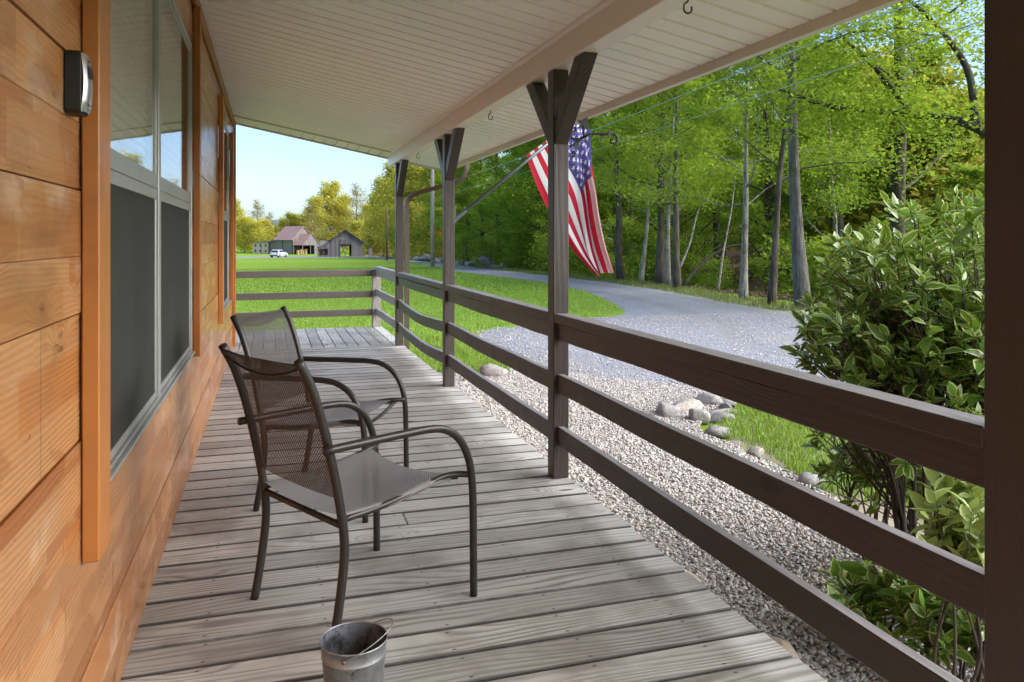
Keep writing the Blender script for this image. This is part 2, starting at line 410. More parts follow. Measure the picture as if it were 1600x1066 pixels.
def rockmat():
    nb = NB('river_rock'); P = nb.obj(); r = nb.rnd()
    n = nb.noise(P, 7., 6., .65)
    base = nb.ramp(r, [(0., (.24, .22, .215)), (.3, (.33, .315, .30)), (.55, (.28, .27, .275)), (.8, (.38, .33, .28)), (1., (.25, .255, .27))])
    base = nb.mix(nb.sm(n, .4, .75), base, (.16, .145, .13)); base = nb.mix(nb.mul(nb.sm(nb.noise(P, 26., 4., .7), .6, .7), .5), base, (.5, .48, .46))
    return nb.out(nb.pr(base, .75, nb.bump(n, .45, .03), spec=.3))
MT['rock'] = rockmat()
def sandrock():
    nb = NB('tan_edging_stone'); P = nb.obj(); n = nb.noise(P, 9., 6., .65)
    base = nb.mix(nb.sm(n, .35, .75), (.56, .44, .33), (.40, .32, .25))
    return nb.out(nb.pr(base, .8, nb.bump(n, .4, .02), spec=.3))
MT['sandrock'] = sandrock()
def pebblemat():
    nb = NB('mixed_pebbles'); r = nb.rnd(); r2 = nb.wn(nb.comb(r, 4., 9.))
    c = nb.ramp(r, [(0., (.26, .255, .265)), (.12, (.42, .395, .37)), (.3, (.51, .47, .43)), (.48, (.33, .32, .325)), (.62, (.57, .53, .49)), (.76, (.43, .385, .345)), (.88, (.45, .33, .24)), (.94, (.60, .57, .53)), (1., (.22, .215, .215))])
    c = nb.mix(nb.mul(nb.noise(nb.obj(), 2., 3.), .5), c, nb.mix(r2, (.2, .2, .2), (.45, .42, .4)))
    return nb.out(nb.pr(c, .6, spec=.4))
MT['pebble'] = pebblemat()
def gravelmat(name, a, b, c, fine=45., tan=None):
    nb = NB(name); P = nb.pos(); x, y, z = nb.sep(P)
    col = nb.sep(nb.vor(P, fine, 'Color'))[0]; d = nb.vor(P, fine)
    base = nb.ramp(col, [(0., a), (.45, b), (.85, c), (1., tuple(q*.35 for q in a))])
    n = nb.noise(P, .35, 4., .6); n2 = nb.noise(nb.vscale(P, (1.4, .3, 1.)), 1., 3., .6)
    base = nb.mix(nb.mul(nb.sm(n, .45, .7), .35), base, tuple(q*.72 for q in b))
    base = nb.mix(nb.mul(nb.sm(nb.noise(P, 4., 5., .7), .5, .75), .35), base, tuple(q*.6 for q in b))
    if tan: base = nb.mix(nb.mul(nb.sm(n2, .54, .7), .5), base, tan)
    if tan:   # wheel tracks along the drive
        xc = nb.m('SUBTRACT', 13.9, nb.m('DIVIDE', 62., nb.m('MAXIMUM', y, 10.)))
        rt = nb.m('ABSOLUTE', nb.m('SUBTRACT', nb.m('ABSOLUTE', nb.m('SUBTRACT', x, nb.addm(xc, nb.mul(nb.m('SUBTRACT', n, .5), .8)))), .78))
        rm = nb.mul(nb.m('SUBTRACT', 1., nb.sm(rt, .12, .42)), nb.sm(nb.noise(P, 1.1, 4., .6), .3, .6))
        base = nb.mix(nb.mul(rm, .55), base, (.20, .19, .185))
        base = nb.mix(nb.mul(nb.sm(nb.noise(P, .9, 5., .65), .55, .72), .5), base, (.27, .235, .19))
    spk = nb.sm(nb.noise(P, fine*.33, 2., .6), .68, .74); base = nb.mix(nb.mul(spk, .6), base, (.12, .12, .13))
    return nb.out(nb.pr(base, .85, nb.bump(nb.m('SUBTRACT', 1., d), .9, .012), spec=.25))
MT['drive'] = gravelmat('bluish_crushed_gravel', (.20, .205, .235), (.26, .268, .30), (.35, .358, .39), 42., (.30, .265, .215))
MT['bed'] = gravelmat('pebble_bed_base', (.36, .325, .285), (.46, .42, .375), (.56, .52, .47), 60.)
def lawnmat():
    nb = NB('mown_lawn'); P = nb.pos(); x, y, z = nb.sep(P)
    n = nb.noise(P, .28, 5., .65); n2 = nb.noise(P, 3.5, 5., .7); n3 = nb.noise(nb.vscale(P, (1., 1., 1.)), 38., 4., .7)
    st = nb.noise(nb.vscale(P, (.05, .5, 1.)), 1., 2., .5)
    g = nb.mix(n, (.13, .225, .026), (.20, .315, .045))
    g = nb.mix(nb.mul(nb.sm(st, .4, .62), .55), g, (.25, .36, .075))
    g = nb.mix(nb.mul(nb.sm(n2, .45, .75), .5), g, (.09, .20, .02))
    g = nb.mix(nb.mul(n3, .6), g, (.24, .38, .06))
    g = nb.mix(nb.mul(nb.sm(nb.noise(P, .12, 4., .6), .52, .68), .5), g, (.27, .29, .075))
    g = nb.mix(nb.mul(nb.sm(nb.noise(P, 1.3, 4., .7), .62, .7), .45), g, (.10, .17, .03))
    # leaf litter of the wooded bank
    lit = nb.sm(nb.addm(nb.m('SUBTRACT', x, nb.mul(y, .045)), nb.mul(nb.m('SUBTRACT', nb.noise(P, .6, 4., .6), .5), 2.2)), 13.4, 14.6)
    br = nb.mix(nb.noise(P, 5., 5., .7), (.05, .034, .024), (.16, .115, .08))
    br = nb.mix(nb.sm(nb.noise(P, 1.2, 4., .65), .55, .7), br, (.05, .08, .02))
    fl = nb.sm(y, 150., 162.)
    c = nb.mix(lit, g, br)
    return nb.out(nb.pr(c, .9, nb.bump(nb.addm(n3, n2), .8, .04), spec=0.))
MT['lawn'] = lawnmat()
MT['vergegrass'] = plain('dry_verge_grass', (.17, .185, .06), .9, var=.4, scale=5., bump=.6, bscale=40.)
MT['soil'] = plain('bare_sandy_soil', (.34, .285, .21), .95, var=.3, scale=8., bump=.6, bscale=60.)
MT['hillgreen'] = plain('wooded_hill', (.06, .09, .04), .95, var=.4, scale=.05)
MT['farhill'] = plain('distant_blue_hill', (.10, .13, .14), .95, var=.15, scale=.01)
def blade(name, a, b):
    nb = NB(name); t = nb.attr('tint'); c = nb.mix(t, a, b)
    d = nb.pr(c, .6, spec=.25); tr = nb.n('ShaderNodeBsdfTranslucent'); nb.put(tr.inputs[0], c)
    return nb.out(nb.mixs(.35, d, tr.outputs[0]))
MT['blade'] = blade('grass_blade', (.14, .25, .022), (.34, .47, .085))

def barnwood(name, a, b, axis='x'):
    nb = NB(name); P = nb.obj(); x, y, z = nb.sep(P)
    s = nb.addm(nb.mul(x, 1.), nb.mul(y, 1.))
    r = nb.wn(nb.comb(nb.m('FLOOR', nb.mul(s, 4.)), 0., 0.))
    gap = nb.m('LESS_THAN', nb.m('FRACT', nb.mul(s, 4.)), .1)
    n = nb.noise(nb.comb(nb.mul(s, 6.), 0., nb.mul(z, .6)), 1., 4., .65)
    c = nb.mix(nb.addm(nb.mul(r, .65), nb.mul(n, .35)), a, b); c = nb.mix(nb.mul(gap, .8), c, tuple(q*.25 for q in a))
    return nb.out(nb.pr(c, .9, spec=.2))
MT['barn'] = barnwood('grey_barn_boards', (.085, .078, .078), (.25, .235, .23))
MT['barn_white'] = barnwood('whitewashed_barn_boards', (.48, .37, .29), (.66, .53, .43))
MT['barn_dark'] = barnwood('dark_barn_boards', (.11, .085, .07), (.22, .18, .155))
def tin():
    nb = NB('faded_red_tin_roof'); P = nb.obj(); x, y, z = nb.sep(P)
    n = nb.noise(P, .8, 4., .6); rib = nb.m('SINE', nb.mul(nb.addm(x, y), 9.))
    return nb.out(nb.pr(nb.mix(n, (.30, .17, .15), (.42, .27, .24)), .55, nb.bump(rib, .3, .05), .2))
MT['tin'] = tin()
MT['barnroof'] = plain('dark_tin_roof', (.045, .04, .042), .7)
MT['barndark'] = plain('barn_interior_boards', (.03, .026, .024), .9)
MT['hay'] = plain('straw_bales', (.5, .33, .14), .9, var=.3)
MT['carpaint'] = plain('pearl_white_paint', (.62, .64, .68), .25, 0., .6, var=.02)
MT['carglass'] = plain('dark_car_glass', (.02, .022, .025), .1)
MT['tyre'] = plain('black_tyre', (.012, .012, .012), .8)
MT['taillight'] = plain('red_tail_lamp', (.35, .01, .01), .3)
MT['bluebarrel'] = plain('blue_tarp', (.12, .25, .5), .6)
# ------------------------------------------------------------------ terrain
def sstep(t):
    t = np.clip(t, 0, 1); return t*t*(3-2*t)
def GZ(x, y):
    x = np.asarray(x, float); y = np.asarray(y, float)
    z = -.2-.014*(np.clip(y, 8, 180)-8)
    d = x-(13.9+.045*y)
    fade = 1-sstep((y-100)/45)
    z = z-fade*1.9*sstep(d/4.5)*(x > 5)
    z = z+fade*(1.9*sstep((d-11)/7)+np.clip(d-24, 0, 75)*.15)*(x > 5)
    return z
def gzf(x, y): return float(GZ(x, y))
gx = np.unique(np.concatenate([np.arange(-1500, -80, 120.), np.arange(-80, -6, 8.), np.arange(-6, 40, 1.), np.arange(40, 140, 6.), np.arange(140, 1600, 120.)]))
gy = np.unique(np.concatenate([np.arange(-600, -40, 80.), np.arange(-40, 0, 8.), np.arange(0, 60, 1.), np.arange(60, 184, 4.), np.arange(184, 320, 16.), np.arange(320, 2600, 160.)]))
X, Y = np.meshgrid(gx, gy)
V = np.stack([X.ravel(), Y.ravel(), GZ(X, Y).ravel()], 1)
nx, ny = len(gx), len(gy)
ii, jj = np.meshgrid(np.arange(nx-1), np.arange(ny-1)); a = (jj*nx+ii).ravel()
o = link('lawn_ground', fast_mesh('lawn_ground', V, np.stack([a, a+1, a+nx+1, a+nx], 1), True), MT['lawn']); tag(o, kind='structure')

def resample(poly, step, jit, closed=True, seed=0):
    g = np.random.default_rng(seed); out = []
    n = len(poly)
    for i in range(n):
        p = np.array(poly[i], float); q = np.array(poly[(i+1) % n], float)
        L = np.linalg.norm(q-p); st = step*(1 if np.linalg.norm(p) < 25 else 4); k = max(1, int(L/st))
        nrm = np.array([-(q-p)[1], (q-p)[0]])/max(L, 1e-6)
        for j in range(k): out.append(p+(q-p)*j/k+nrm*g.normal(0, jit))
    return np.array(out)
def inpoly(P, poly):
    x, y = P[:, 0], P[:, 1]; c = np.zeros(len(P), bool); n = len(poly)
    for i in range(n):
        x1, y1 = poly[i]; x2, y2 = poly[(i+1) % n]
        m = ((y1 > y) != (y2 > y)) & (x < (x2-x1)*(y-y1)/((y2-y1) if y2 != y1 else 1e-9)+x1)
        c ^= m
    return c
def sheet(name, poly, dz, mat, step=.2, jit=.03, grid=1., kind='structure', seed=0, smooth=3):
    poly = np.array(crm(list(poly)+[poly[0]], smooth))[:-1] if smooth else np.array(poly)
    b = resample(poly, step, jit, seed=seed)
    x0, y0 = b.min(0); x1, y1 = b.max(0)
    xs, ys = np.meshgrid(np.arange(x0, x1, grid), np.unique(np.concatenate([np.arange(y0, min(y1, 40), grid), np.arange(min(y1, 40), y1, grid*4)])))
    g = np.stack([xs.ravel(), ys.ravel()], 1); g = g[inpoly(g, b)]
    pts = [Vector(p) for p in b]+[Vector(p) for p in g]
    v, e, f, *_ = delaunay_2d_cdt(pts, [], [list(range(len(b)))], 1, 1e-5)
    vv = np.array([(p.x, p.y) for p in v])
    V = np.column_stack([vv, GZ(vv[:, 0], vv[:, 1])+dz]); V[:len(b), 2] -= dz+.004
    F = np.array([list(q) for q in f if len(q) == 3], dtype=int)
    A = V[F]; nz = np.cross(A[:, 1]-A[:, 0], A[:, 2]-A[:, 0])[:, 2]; F[nz < 0] = F[nz < 0][:, ::-1]
    o = link(name, fast_mesh(name, V, F, True), mat); tag(o, kind=kind)
    return o, b
DRIVE = [(21.4,158),(20,175),(12,176),(0,180),(-12,178),(-9,154),(0,149),(12.5,146),(16.4,138),(16.1,111),(15.2,87.5),(11.7,52),(11.5,39),(11.3,31),(10.44,25.7),(9.27,20.8),(7.8,16.4),(6.58,15.1),(5.39,14.6),(3.92,13.7),(3.34,13.1),(2.9,12.3),(2.87,11.1),(2.86,10),(2.7,8.6),(3.3,7.6),(4.05,6.9),(4.3,6.5),(5.4,6.1),(6.6,5.2),(7.5,3.),(8.,-3.),(13.5,-3.),(12.6,6.),(11.75,10.2),(11.4,14.8),(11.8,17.7),(13,23.4),(13.9,29.8),(14.6,39.6),(15.4,52),(16,71),(19,109)]
sheet('gravel_drive', DRIVE, .02, MT['drive'], .25, .035, .9, seed=3)
VERGE = [(12.4,0),(11.6,10.2),(11.25,14.8),(11.65,17.7),(12.85,23.4),(13.75,29.8),(14.45,39.6),(15.25,52),(15.85,71),(18.5,105),(20.5,105),(17.9,71),(17.,52),(16.1,39.6),(15.2,29.8),(14.2,23.4),(13.0,17.7),(12.5,14.8),(12.6,10),(13.2,0)]
vo, vb = sheet('grass_verge', VERGE, .012, MT['vergegrass'], .3, .06, .7, seed=5)
BED = [(1.4,-1.5),(3.0,-1.5),(3.1,2.),(3.14,3.6),(3.25,4.3),(3.3,5.),(3.35,5.6),(3.9,6.2),(4.3,6.6),(4.15,7.2),(3.5,8.0),(2.8,8.6),(2.3,8.55),(1.9,8.8),(1.4,8.9)]
bedo, bedb = sheet('pebble_bed', BED, .03, MT['bed'], .2, .03, .5, seed=7)
ISLE = [(3.4,5.5),(3.34,4.7),(3.28,4.2),(3.2,3.6),(3.3,2.6),(4.2,1.),(6.5,1.2),(7.2,3.2),(6.4,4.9),(5.2,5.85),(4.3,6.2),(3.9,6.0)]
isl, islb = sheet('grass_island_soil', ISLE, .04, MT['soil'], .2, .04, .6, seed=9)
STRIP = [(1.7,8.75),(2.2,8.6),(2.6,8.6),(2.75,9.4),(2.82,10.2),(2.84,11.2),(2.86,12.2),(1.7,12.6)]

# distant ridge on the skyline
def heightfield(name, x0, x1, y0, y1, st, fn, mat):
    xs = np.arange(x0, x1+st/2, st); ys = np.arange(y0, y1+st/2, st); X, Y = np.meshgrid(xs, ys)
    V = np.stack([X.ravel(), Y.ravel(), fn(X, Y).ravel()], 1); nx, ny = len(xs), len(ys)
    ii, jj = np.meshgrid(np.arange(nx-1), np.arange(ny-1)); a = (jj*nx+ii).ravel()
    return tag(link(name, fast_mesh(name, V, np.stack([a, a+1, a+nx+1, a+nx], 1), True), mat), kind='structure')
def far_hill(X, Y):
    return -4+(34+9*np.sin(X*.006+.6)+5*np.sin(X*.017))*np.exp(-((Y-1500)/160.)**2)
heightfield('distant_hills', -1500, 1500, 1150, 1900, 50., far_hill, MT['farhill'])

# ------------------------------------------------------------------ pebbles (nobody could count them)
def scatter_stones(name, P, size, mat, sub, label, cat):
    n = len(P); me = bpy.data.meshes.new(name); me.vertices.add(n); me.vertices.foreach_set('co', P.astype(np.float32).ravel())
    s = np.empty((n, 3), np.float32); s[:, 0] = rng.uniform(.8, 1.5, n); s[:, 1] = rng.uniform(.65, 1.05, n); s[:, 2] = rng.uniform(.4, .75, n)
    s *= (size*rng.lognormal(0, .28, n))[:, None]
    rot = np.stack([rng.normal(0, .35, n), rng.normal(0, .35, n), rng.uniform(0, 6.28, n)], 1).astype(np.float32)
    for nm, d in (('scl', s), ('rot', rot)):
        a = me.attributes.new(nm, 'FLOAT_VECTOR', 'POINT'); a.data.foreach_set('vector', d.ravel())
    o = link(name, me); tag(o, label, cat, kind='stuff')
    ng = bpy.data.node_groups.new(name+'_nodes', 'GeometryNodeTree')
    ng.interface.new_socket('Geometry', in_out='INPUT', socket_type='NodeSocketGeometry'); ng.interface.new_socket('Geometry', in_out='OUTPUT', socket_type='NodeSocketGeometry')
    N = ng.nodes; L = ng.links
    gi = N.new('NodeGroupInput'); go = N.new('NodeGroupOutput')
    ico = N.new('GeometryNodeMeshIcoSphere'); ico.inputs['Radius'].default_value = 1; ico.inputs['Subdivisions'].default_value = sub
    sp = N.new('GeometryNodeSetPosition'); nz = N.new('ShaderNodeTexNoise'); nz.inputs['Scale'].default_value = 1.1
    vm = N.new('ShaderNodeVectorMath'); vm.operation = 'SUBTRACT'; vm.inputs[1].default_value = (.5, .5, .5)
    vs = N.new('ShaderNodeVectorMath'); vs.operation = 'SCALE'; vs.inputs['Scale'].default_value = .55
    L.new(nz.outputs['Color'], vm.inputs[0]); L.new(vm.outputs[0], vs.inputs[0]); L.new(ico.outputs[0], sp.inputs[0]); L.new(vs.outputs[0], sp.inputs['Offset'])
    ss = N.new('GeometryNodeSetShadeSmooth'); L.new(sp.outputs[0], ss.inputs[0])
    sm = N.new('GeometryNodeSetMaterial'); sm.inputs['Material'].default_value = mat; L.new(ss.outputs[0], sm.inputs[0])
    ip = N.new('GeometryNodeInstanceOnPoints'); L.new(gi.outputs[0], ip.inputs['Points']); L.new(sm.outputs[0], ip.inputs['Instance'])
    for nm, sk in (('scl', 'Scale'), ('rot', 'Rotation')):
        na = N.new('GeometryNodeInputNamedAttribute'); na.data_type = 'FLOAT_VECTOR'; na.inputs['Name'].default_value = nm
        L.new(na.outputs['Attribute'], ip.inputs[sk])
    L.new(ip.outputs[0], go.inputs[0])
    md = o.modifiers.new('scatter', 'NODES'); md.node_group = ng
    return o
def rand_in(poly, n, z=0.):
    b = np.array(poly); lo, hi = b.min(0), b.max(0); out = []
    while sum(map(len, out)) < n:
        p = rng.uniform(lo, hi, (n*2, 2)); out.append(p[inpoly(p, b)])
    p = np.concatenate(out)[:n]; return np.column_stack([p, GZ(p[:, 0], p[:, 1])+z])
P = rand_in(bedb, 122000, .036); P = P[(P[:, 0] > 1.62) & (P[:, 1] > .3)]
keep = rng.uniform(0, 1, len(P)) < np.clip(1.25-P[:, 1]*.05, .6, 1)
P = P[keep]; P[:, 2] += rng.uniform(-.004, .009, len(P))
scatter_stones('bed_pebbles', P, .0076, MT['pebble'], 2, 'mixed tan and grey river pebbles filling the bed along the porch', 'pebbles')
Q = rand_in(DRIVE[15:37], 30000, .022); Q = Q[(Q[:, 1] < 15)]
scatter_stones('drive_gravel', Q, .0105, MT['pebble'], 1, 'loose crushed stone scattered over the near gravel drive', 'gravel')

def blades(name, P, h, w, label, cat='grass', mat=None, lean=.45):
    n = len(P); H = h*rng.lognormal(0, .3, n); a = rng.uniform(0, 6.28, n); b = rng.uniform(0, 6.28, n); l = rng.normal(0, lean, n)
    dx, dy = np.cos(a)*w/2, np.sin(a)*w/2
    z0 = P-[0, 0, .01]
    V = np.empty((n, 5, 3)); off = np.stack([dx, dy, 0*dx], 1)
    mid = P+np.stack([np.cos(b)*l*H*.35, np.sin(b)*l*H*.35, H*.6], 1); tip = P+np.stack([np.cos(b)*l*H, np.sin(b)*l*H, H*np.clip(1-.25*np.abs(l), .5, 1)], 1)
    V[:, 0] = z0-off; V[:, 1] = z0+off; V[:, 2] = mid+off*.8; V[:, 3] = mid-off*.8; V[:, 4] = tip
    i = np.arange(n)[:, None]*5
    F = np.concatenate([i+[0, 1, 2], i+[0, 2, 3], i+[3, 2, 4]], 1).reshape(-1, 3)
    t = np.repeat(rng.uniform(0, 1, n), 3)
    return tag(link(name, fast_mesh(name, V.reshape(-1, 3), F, True, {'tint': t}), mat or MT['blade']), label, cat, kind='stuff')
cl = rand_in(islb, 90000, .04)
den = np.sin(cl[:, 0]*5+1)*np.sin(cl[:, 1]*4.1)+rng.normal(0, .5, len(cl))+(cl[:, 0]-3.55)*2.2
cl = cl[den > -.3]
blades('island_grass', cl, .040, .007, 'bright green grass growing on the island beside the rock pile')
L1 = [(1.75,8.8),(2.7,8.65),(2.85,10.2),(2.9,12.2),(4.0,13.8),(6.6,15.2),(7.75,16.5),(9.2,20.8),(10.4,25.5),(-2,26),(-6,13),(1.75,12.6)]
g1 = rand_in(L1, 70000, 0.); g1 = g1[rng.uniform(0, 1, len(g1)) < np.clip(1.6-g1[:, 1]*.055, .18, 1)]
blades('lawn_grass', g1, .038, .014, 'short green grass of the lawn near the porch')
L2 = [(10.4,25.5),(11.3,31),(11.5,39),(11.7,52),(13,62),(-8,62),(-7,25),(-2,26)]
g4 = rand_in(L2, 60000, 0.)
blades('field_grass', g4, .06, .03, 'rougher green grass of the open field beyond the mown lawn')
g2 = rand_in(L1[:4]+[(1.75,12.4)], 16000, 0.)
blades('porch_side_grass', g2, .09, .012, 'taller bright grass growing against the porch edge')
g3 = rand_in(vb, 26000, .012); g3 = g3[g3[:, 1] < 60]
blades('verge_grass', g3, .10, .02, 'sparse yellowish grass along the drive verge', mat=blade('verge_blade', (.13, .17, .035), (.27, .30, .09)))
lit = rand_in([(13.2,6),(13.6,18),(15.2,30),(16.4,45),(24,45),(24,6)], 30000, 0.)
def litter(P):
    n = len(P); s = rng.uniform(.05, .12, n); a = rng.uniform(0, 6.28, n)
    u = np.stack([np.cos(a), np.sin(a), rng.normal(0, .35, n)], 1)*s[:, None]; v = np.stack([-np.sin(a), np.cos(a), rng.normal(0, .35, n)], 1)*s[:, None]*.6
    Z = P+[0, 0, .03]; V = np.stack([Z-u, Z+v, Z+u, Z-v], 1).reshape(-1, 3)
    return tag(link('leaf_litter', fast_mesh('leaf_litter', V, np.arange(4*n).reshape(-1, 4), False, {'tint': rng.uniform(0, 1, n)}), blade('dead_leaf', (.06, .04, .028), (.22, .15, .10))), 'brown dead leaves covering the wooded bank past the drive', 'leaf litter', kind='stuff')
litter(lit)
# ------------------------------------------------------------------ cabin: wall, trim, windows
WX = -.45
cabin = thing('log_cabin', 'varnished orange pine cabin wall with grey framed windows along the porch', 'cabin', (0, 0, 0))
courses = [-.25, -.03, .278, .556, .88, 1.195, 1.5, 1.812, 2.12, 2.43, 2.74, 3.06]
wins = [(2.29, 5.04, .69, 2.55), (8.05, 9.45, .66, 2.60)]
mb = MB(); bid = 1
for i in range(len(courses)-1):
    z0, z1 = courses[i]+.002, courses[i+1]-.002
    segs = [(-2.2, 10.56)]
    cuts = [z0, z1]; hm = (z0+z1)/2+.012*math.sin(i*2.3)
    if i not in (0, 4): cuts.append(hm)
    for (a, b, c, d) in wins:
        for q in (c, d):
            if z0 < q < z1: cuts.append(q)
    cuts = sorted(cuts); bid += 1
    for k in range(len(cuts)-1):
        c0, c1 = cuts[k]+.0006*(k > 0), cuts[k+1]-.0006*(k < len(cuts)-2); bid += .37; mid = (c0+c1)/2; yy = -2.2; runs = []
        for (a, b, c, d) in wins:
            if c < mid < d: runs.append((yy, a)); yy = b
        runs.append((yy, 10.56))
        for (a, b) in runs: mb.box(WX-.045, WX+(.004 if i % 2 else 0), a, b, c0, c1, bid)
wall = mb.build('log_wall', MT['siding'], cabin, bevel=.005, seg=2)
mb = MB(); mb.box(-8.5, WX-.12, -2.2, -2.1, -.3, 3.0); mb.box(-8.5, -8.4, -2.2, 10.5, -.3, 3.0); mb.box(-8.5, WX-.05, 10.45, 10.55, -.3, 3.0)
mb.build('end_walls', MT['siding'], cabin)
for (a, b, z0, z1) in [(2.145, 2.285, .575, 2.798), (5.08, 5.17, .66, 2.798), (7.55, 7.67, .60, 2.70), (9.62, 9.70, .66, 2.62)]:
    MB().box(WX+.006, WX+.047, a, b, z0, z1, a).build('trim_board', MT['trim'], cabin, bevel=.004)
MB().box(WX+.005, WX+.04, 10.46, 10.57, .0, 2.9, 3.).build('corner_board', MT['trim'], cabin, bevel=.004)
mb = MB(); mb.box(WX+.005, WX+.03, -2.2, 10.5, 2.80, 2.884, 4.); mb.build('frieze_board', MT['trim'], cabin, bevel=.004)
def window(y0, y1, z0, z1, mull, meet, nm):
    al = MB(); X = WX
    al.box(X-.07, X+.007, y0, y1, z0, z0+.022); al.box(X-.07, X+.004, y0, y1, z1-.03, z1)
    al.box(X-.07, X+.005, y0, y0+.03, z0+.022, z1-.03); al.box(X-.07, X+.005, y1-.03, y1, z0+.022, z1-.03)
    edges = [y0+.03]
    for q in mull: al.box(X-.07, X+.006, q-.034, q+.034, z0+.022, z1-.03); edges += [q-.034, q+.034]
    edges.append(y1-.03)
    al.box(X+.007, X+.022, y0, y1, z0, z0+.012)
    fr = al.build('window_frame', MT['alum'], cabin, bevel=.002)
    tr = MB()
    for k in range(0, len(edges), 2):
        a, b = edges[k]+.001, edges[k+1]-.001
        tr.box(X-.036, X+.001, a, b, meet-.001, meet+.06); tr.box(X-.03, X-.002, a, b, meet-.045, meet-.002)
        tr.box(X-.03, X-.003, a, b, z0+.023, z0+.05); tr.box(X-.03, X-.003, a, a+.022, z0+.05, meet-.045); tr.box(X-.03, X-.003, b-.022, b, z0+.05, meet-.045)
        tr.box(X-.045, X-.002, a, a+.02, meet+.06, z1-.03); tr.box(X-.045, X-.002, b-.02, b, meet+.06, z1-.03); tr.box(X-.045, X-.002, a+.02, b-.02, z1-.055, z1-.03)
        MB().box(X-.0095, X-.0065, a+.02, b-.02, meet+.06, z1-.055).build('window_pane', MT['glass'], fr)
        MB().box(X-.058, X-.055, a+.002, b-.002, z0+.023, meet-.002).build('window_pane', MT['glass'], fr)
        bl = MB(); zz = z1-.06; pr = []  # added pale slats imitating the ceiling reflection in the upper pane
        while zz > meet+.045: pr += [(X-.047, zz), (X-.032, zz-.040), (X-.046, zz-.041)]; zz -= .041
        vs = [(q[0], yy, q[1]) for q in pr for yy in (a+.03, b-.03)]
        bl.add(vs, [(2*i, 2*i+1, 2*i+3, 2*i+2) for i in range(len(pr)-1)]); bl.build('reflection_slats', MT['reflection_slats'], fr)
        # slightly bellied screen
        n = 12; vs = []; fs = []
        for i in range(n+1):
            for j in range(n+1):
                u, v = i/n, j/n
                vs.append((X-.009+.006*math.sin(3.14*u)*math.sin(3.14*v)*math.cos(5*u+3*v), a+.0215+(b-a-.043)*u, z0+.048+(meet-.044-z0-.048)*v))
        for i in range(n):
            for j in range(n): q = i*(n+1)+j; fs.append((q, q+n+1, q+n+2, q+1))
        s = MB(); s.add(vs, fs); s.build('insect_screen', MT['screen'], fr, True)
    tr.build('window_sash', MT['alum'], fr, bevel=.002)
    # sheer curtain hanging inside
    n = 160; vs = []; fs = []
    for i in range(n+1):
        y = y0+.05+(y1-y0-.1)*i/n; x = X-.090+.012*math.sin(y*21+math.sin(y*4)*2)
        vs += [(x, y, z0+.05), (x-.01, y, z1-.03)]
    for i in range(n): fs.append((2*i, 2*i+2, 2*i+3, 2*i+1))
    c = MB(); c.add(vs, fs); c.build('curtain', MT['curtain'], fr, True)
for w, mu in zip(wins, ([3.59], [])): window(*w, mu, 1.59 if mu else 1.62, 'w')
mb = MB(); mb.box(-6.2, -6.1, -2., 10.4, -.1, 2.9); mb.box(-6.1, WX-.1, -2., 10.4, -.15, -.05); mb.box(-6.1, WX-.1, -2, 10.4, 2.75, 2.8); mb.build('room_shell', MT['room'], cabin)
# roof of the cabin above the porch roof
mb = MB()
mb.prism([(-.5, 3.02), (-.5, 3.15), (-4.5, 4.75), (-9.2, 2.9), (-9.2, 2.78), (-4.5, 4.62)], 'y', -2.9, 10.75)
mb.build('roof', MT['roofshingle'], cabin)
mb = MB(); mb.prism([(-8.4, 3.0), (-.5, 3.0), (-.52, 3.05), (-4.5, 4.6), (-8.4, 3.06)], 'y', 10.42, 10.5); mb.build('gable_wall', MT['siding'], cabin)

# ------------------------------------------------------------------ porch roof
def cz(x): return 2.90-.2*(x+.45)
proof = thing('porch_roof', 'almond vinyl porch ceiling with tan beam and pale fascia', 'porch roof', (0, 0, 2.5))
proof.location = (0, 0, 0)
def soffit(x0, x1, y0, y1, pitch, y_at, name):
    """planks across the porch with a recessed joint between"""
    mb = MB(); k0 = math.floor((y0-y_at)/pitch)
    y = y_at+k0*pitch
    prof = []
    while y < y1+pitch:
        for (dy, dz) in ((0, 0), (pitch*.5, 0), (pitch-.026, 0), (pitch-.025, .016), (pitch-.001, .016)): prof.append((y+dy, dz))
        y += pitch
    prof = [(min(max(a, y0), y1), d) for a, d in prof]
    q = [prof[0]]
    for p in prof[1:]:
        if p[0]-q[-1][0] > 1e-6: q.append(p)
    n = 5; xs = np.linspace(x0, x1, n)
    vs = [(x, a, cz(x)+d) for a, d in q for x in xs]
    fs = []
    for i in range(len(q)-1):
        for j in range(n-1): fs.append((i*n+j, i*n+j+1, (i+1)*n+j+1, (i+1)*n+j))
    mb.add(vs, fs); return mb.build(name, MT['vinyl'], proof)
soffit(WX, 1.505, -2.8, 10.06, .1555, 4.305, 'ceiling_panel')
soffit(1.66, 2.30, -2.8, 10.62, .1555, 4.305, 'soffit_panel')
# rake soffit with its planks running the other way
mb = MB(); x = WX
while x < 1.66:
    x1 = min(x+.143, 1.66)
    for (a, b, d) in ((x, x1-.013, 0), (x1-.013, x1, .008)):
        mb.add([(a, 10.10, cz(a)+d-.012), (b, 10.10, cz(b)+d-.012), (b, 10.62, cz(b)+d-.012), (a, 10.62, cz(a)+d-.012)], [(0, 1, 2, 3)])
    x = x1
mb.build('rake_soffit', MT['vinyl'], proof)
mb = MB()
for i in range(2):
    mb.add([(WX, 10.055, cz(WX)-.014), (1.52, 10.055, cz(1.52)-.014), (1.52, 10.105, cz(1.52)-.014), (WX, 10.105, cz(WX)-.014), (WX, 10.055, cz(WX)+.02), (1.52, 10.055, cz(1.52)+.02), (1.52, 10.105, cz(1.52)+.02), (WX, 10.105, cz(WX)+.02)],
           [(0, 3, 2, 1), (0, 1, 5, 4), (3, 7, 6, 2)]); break
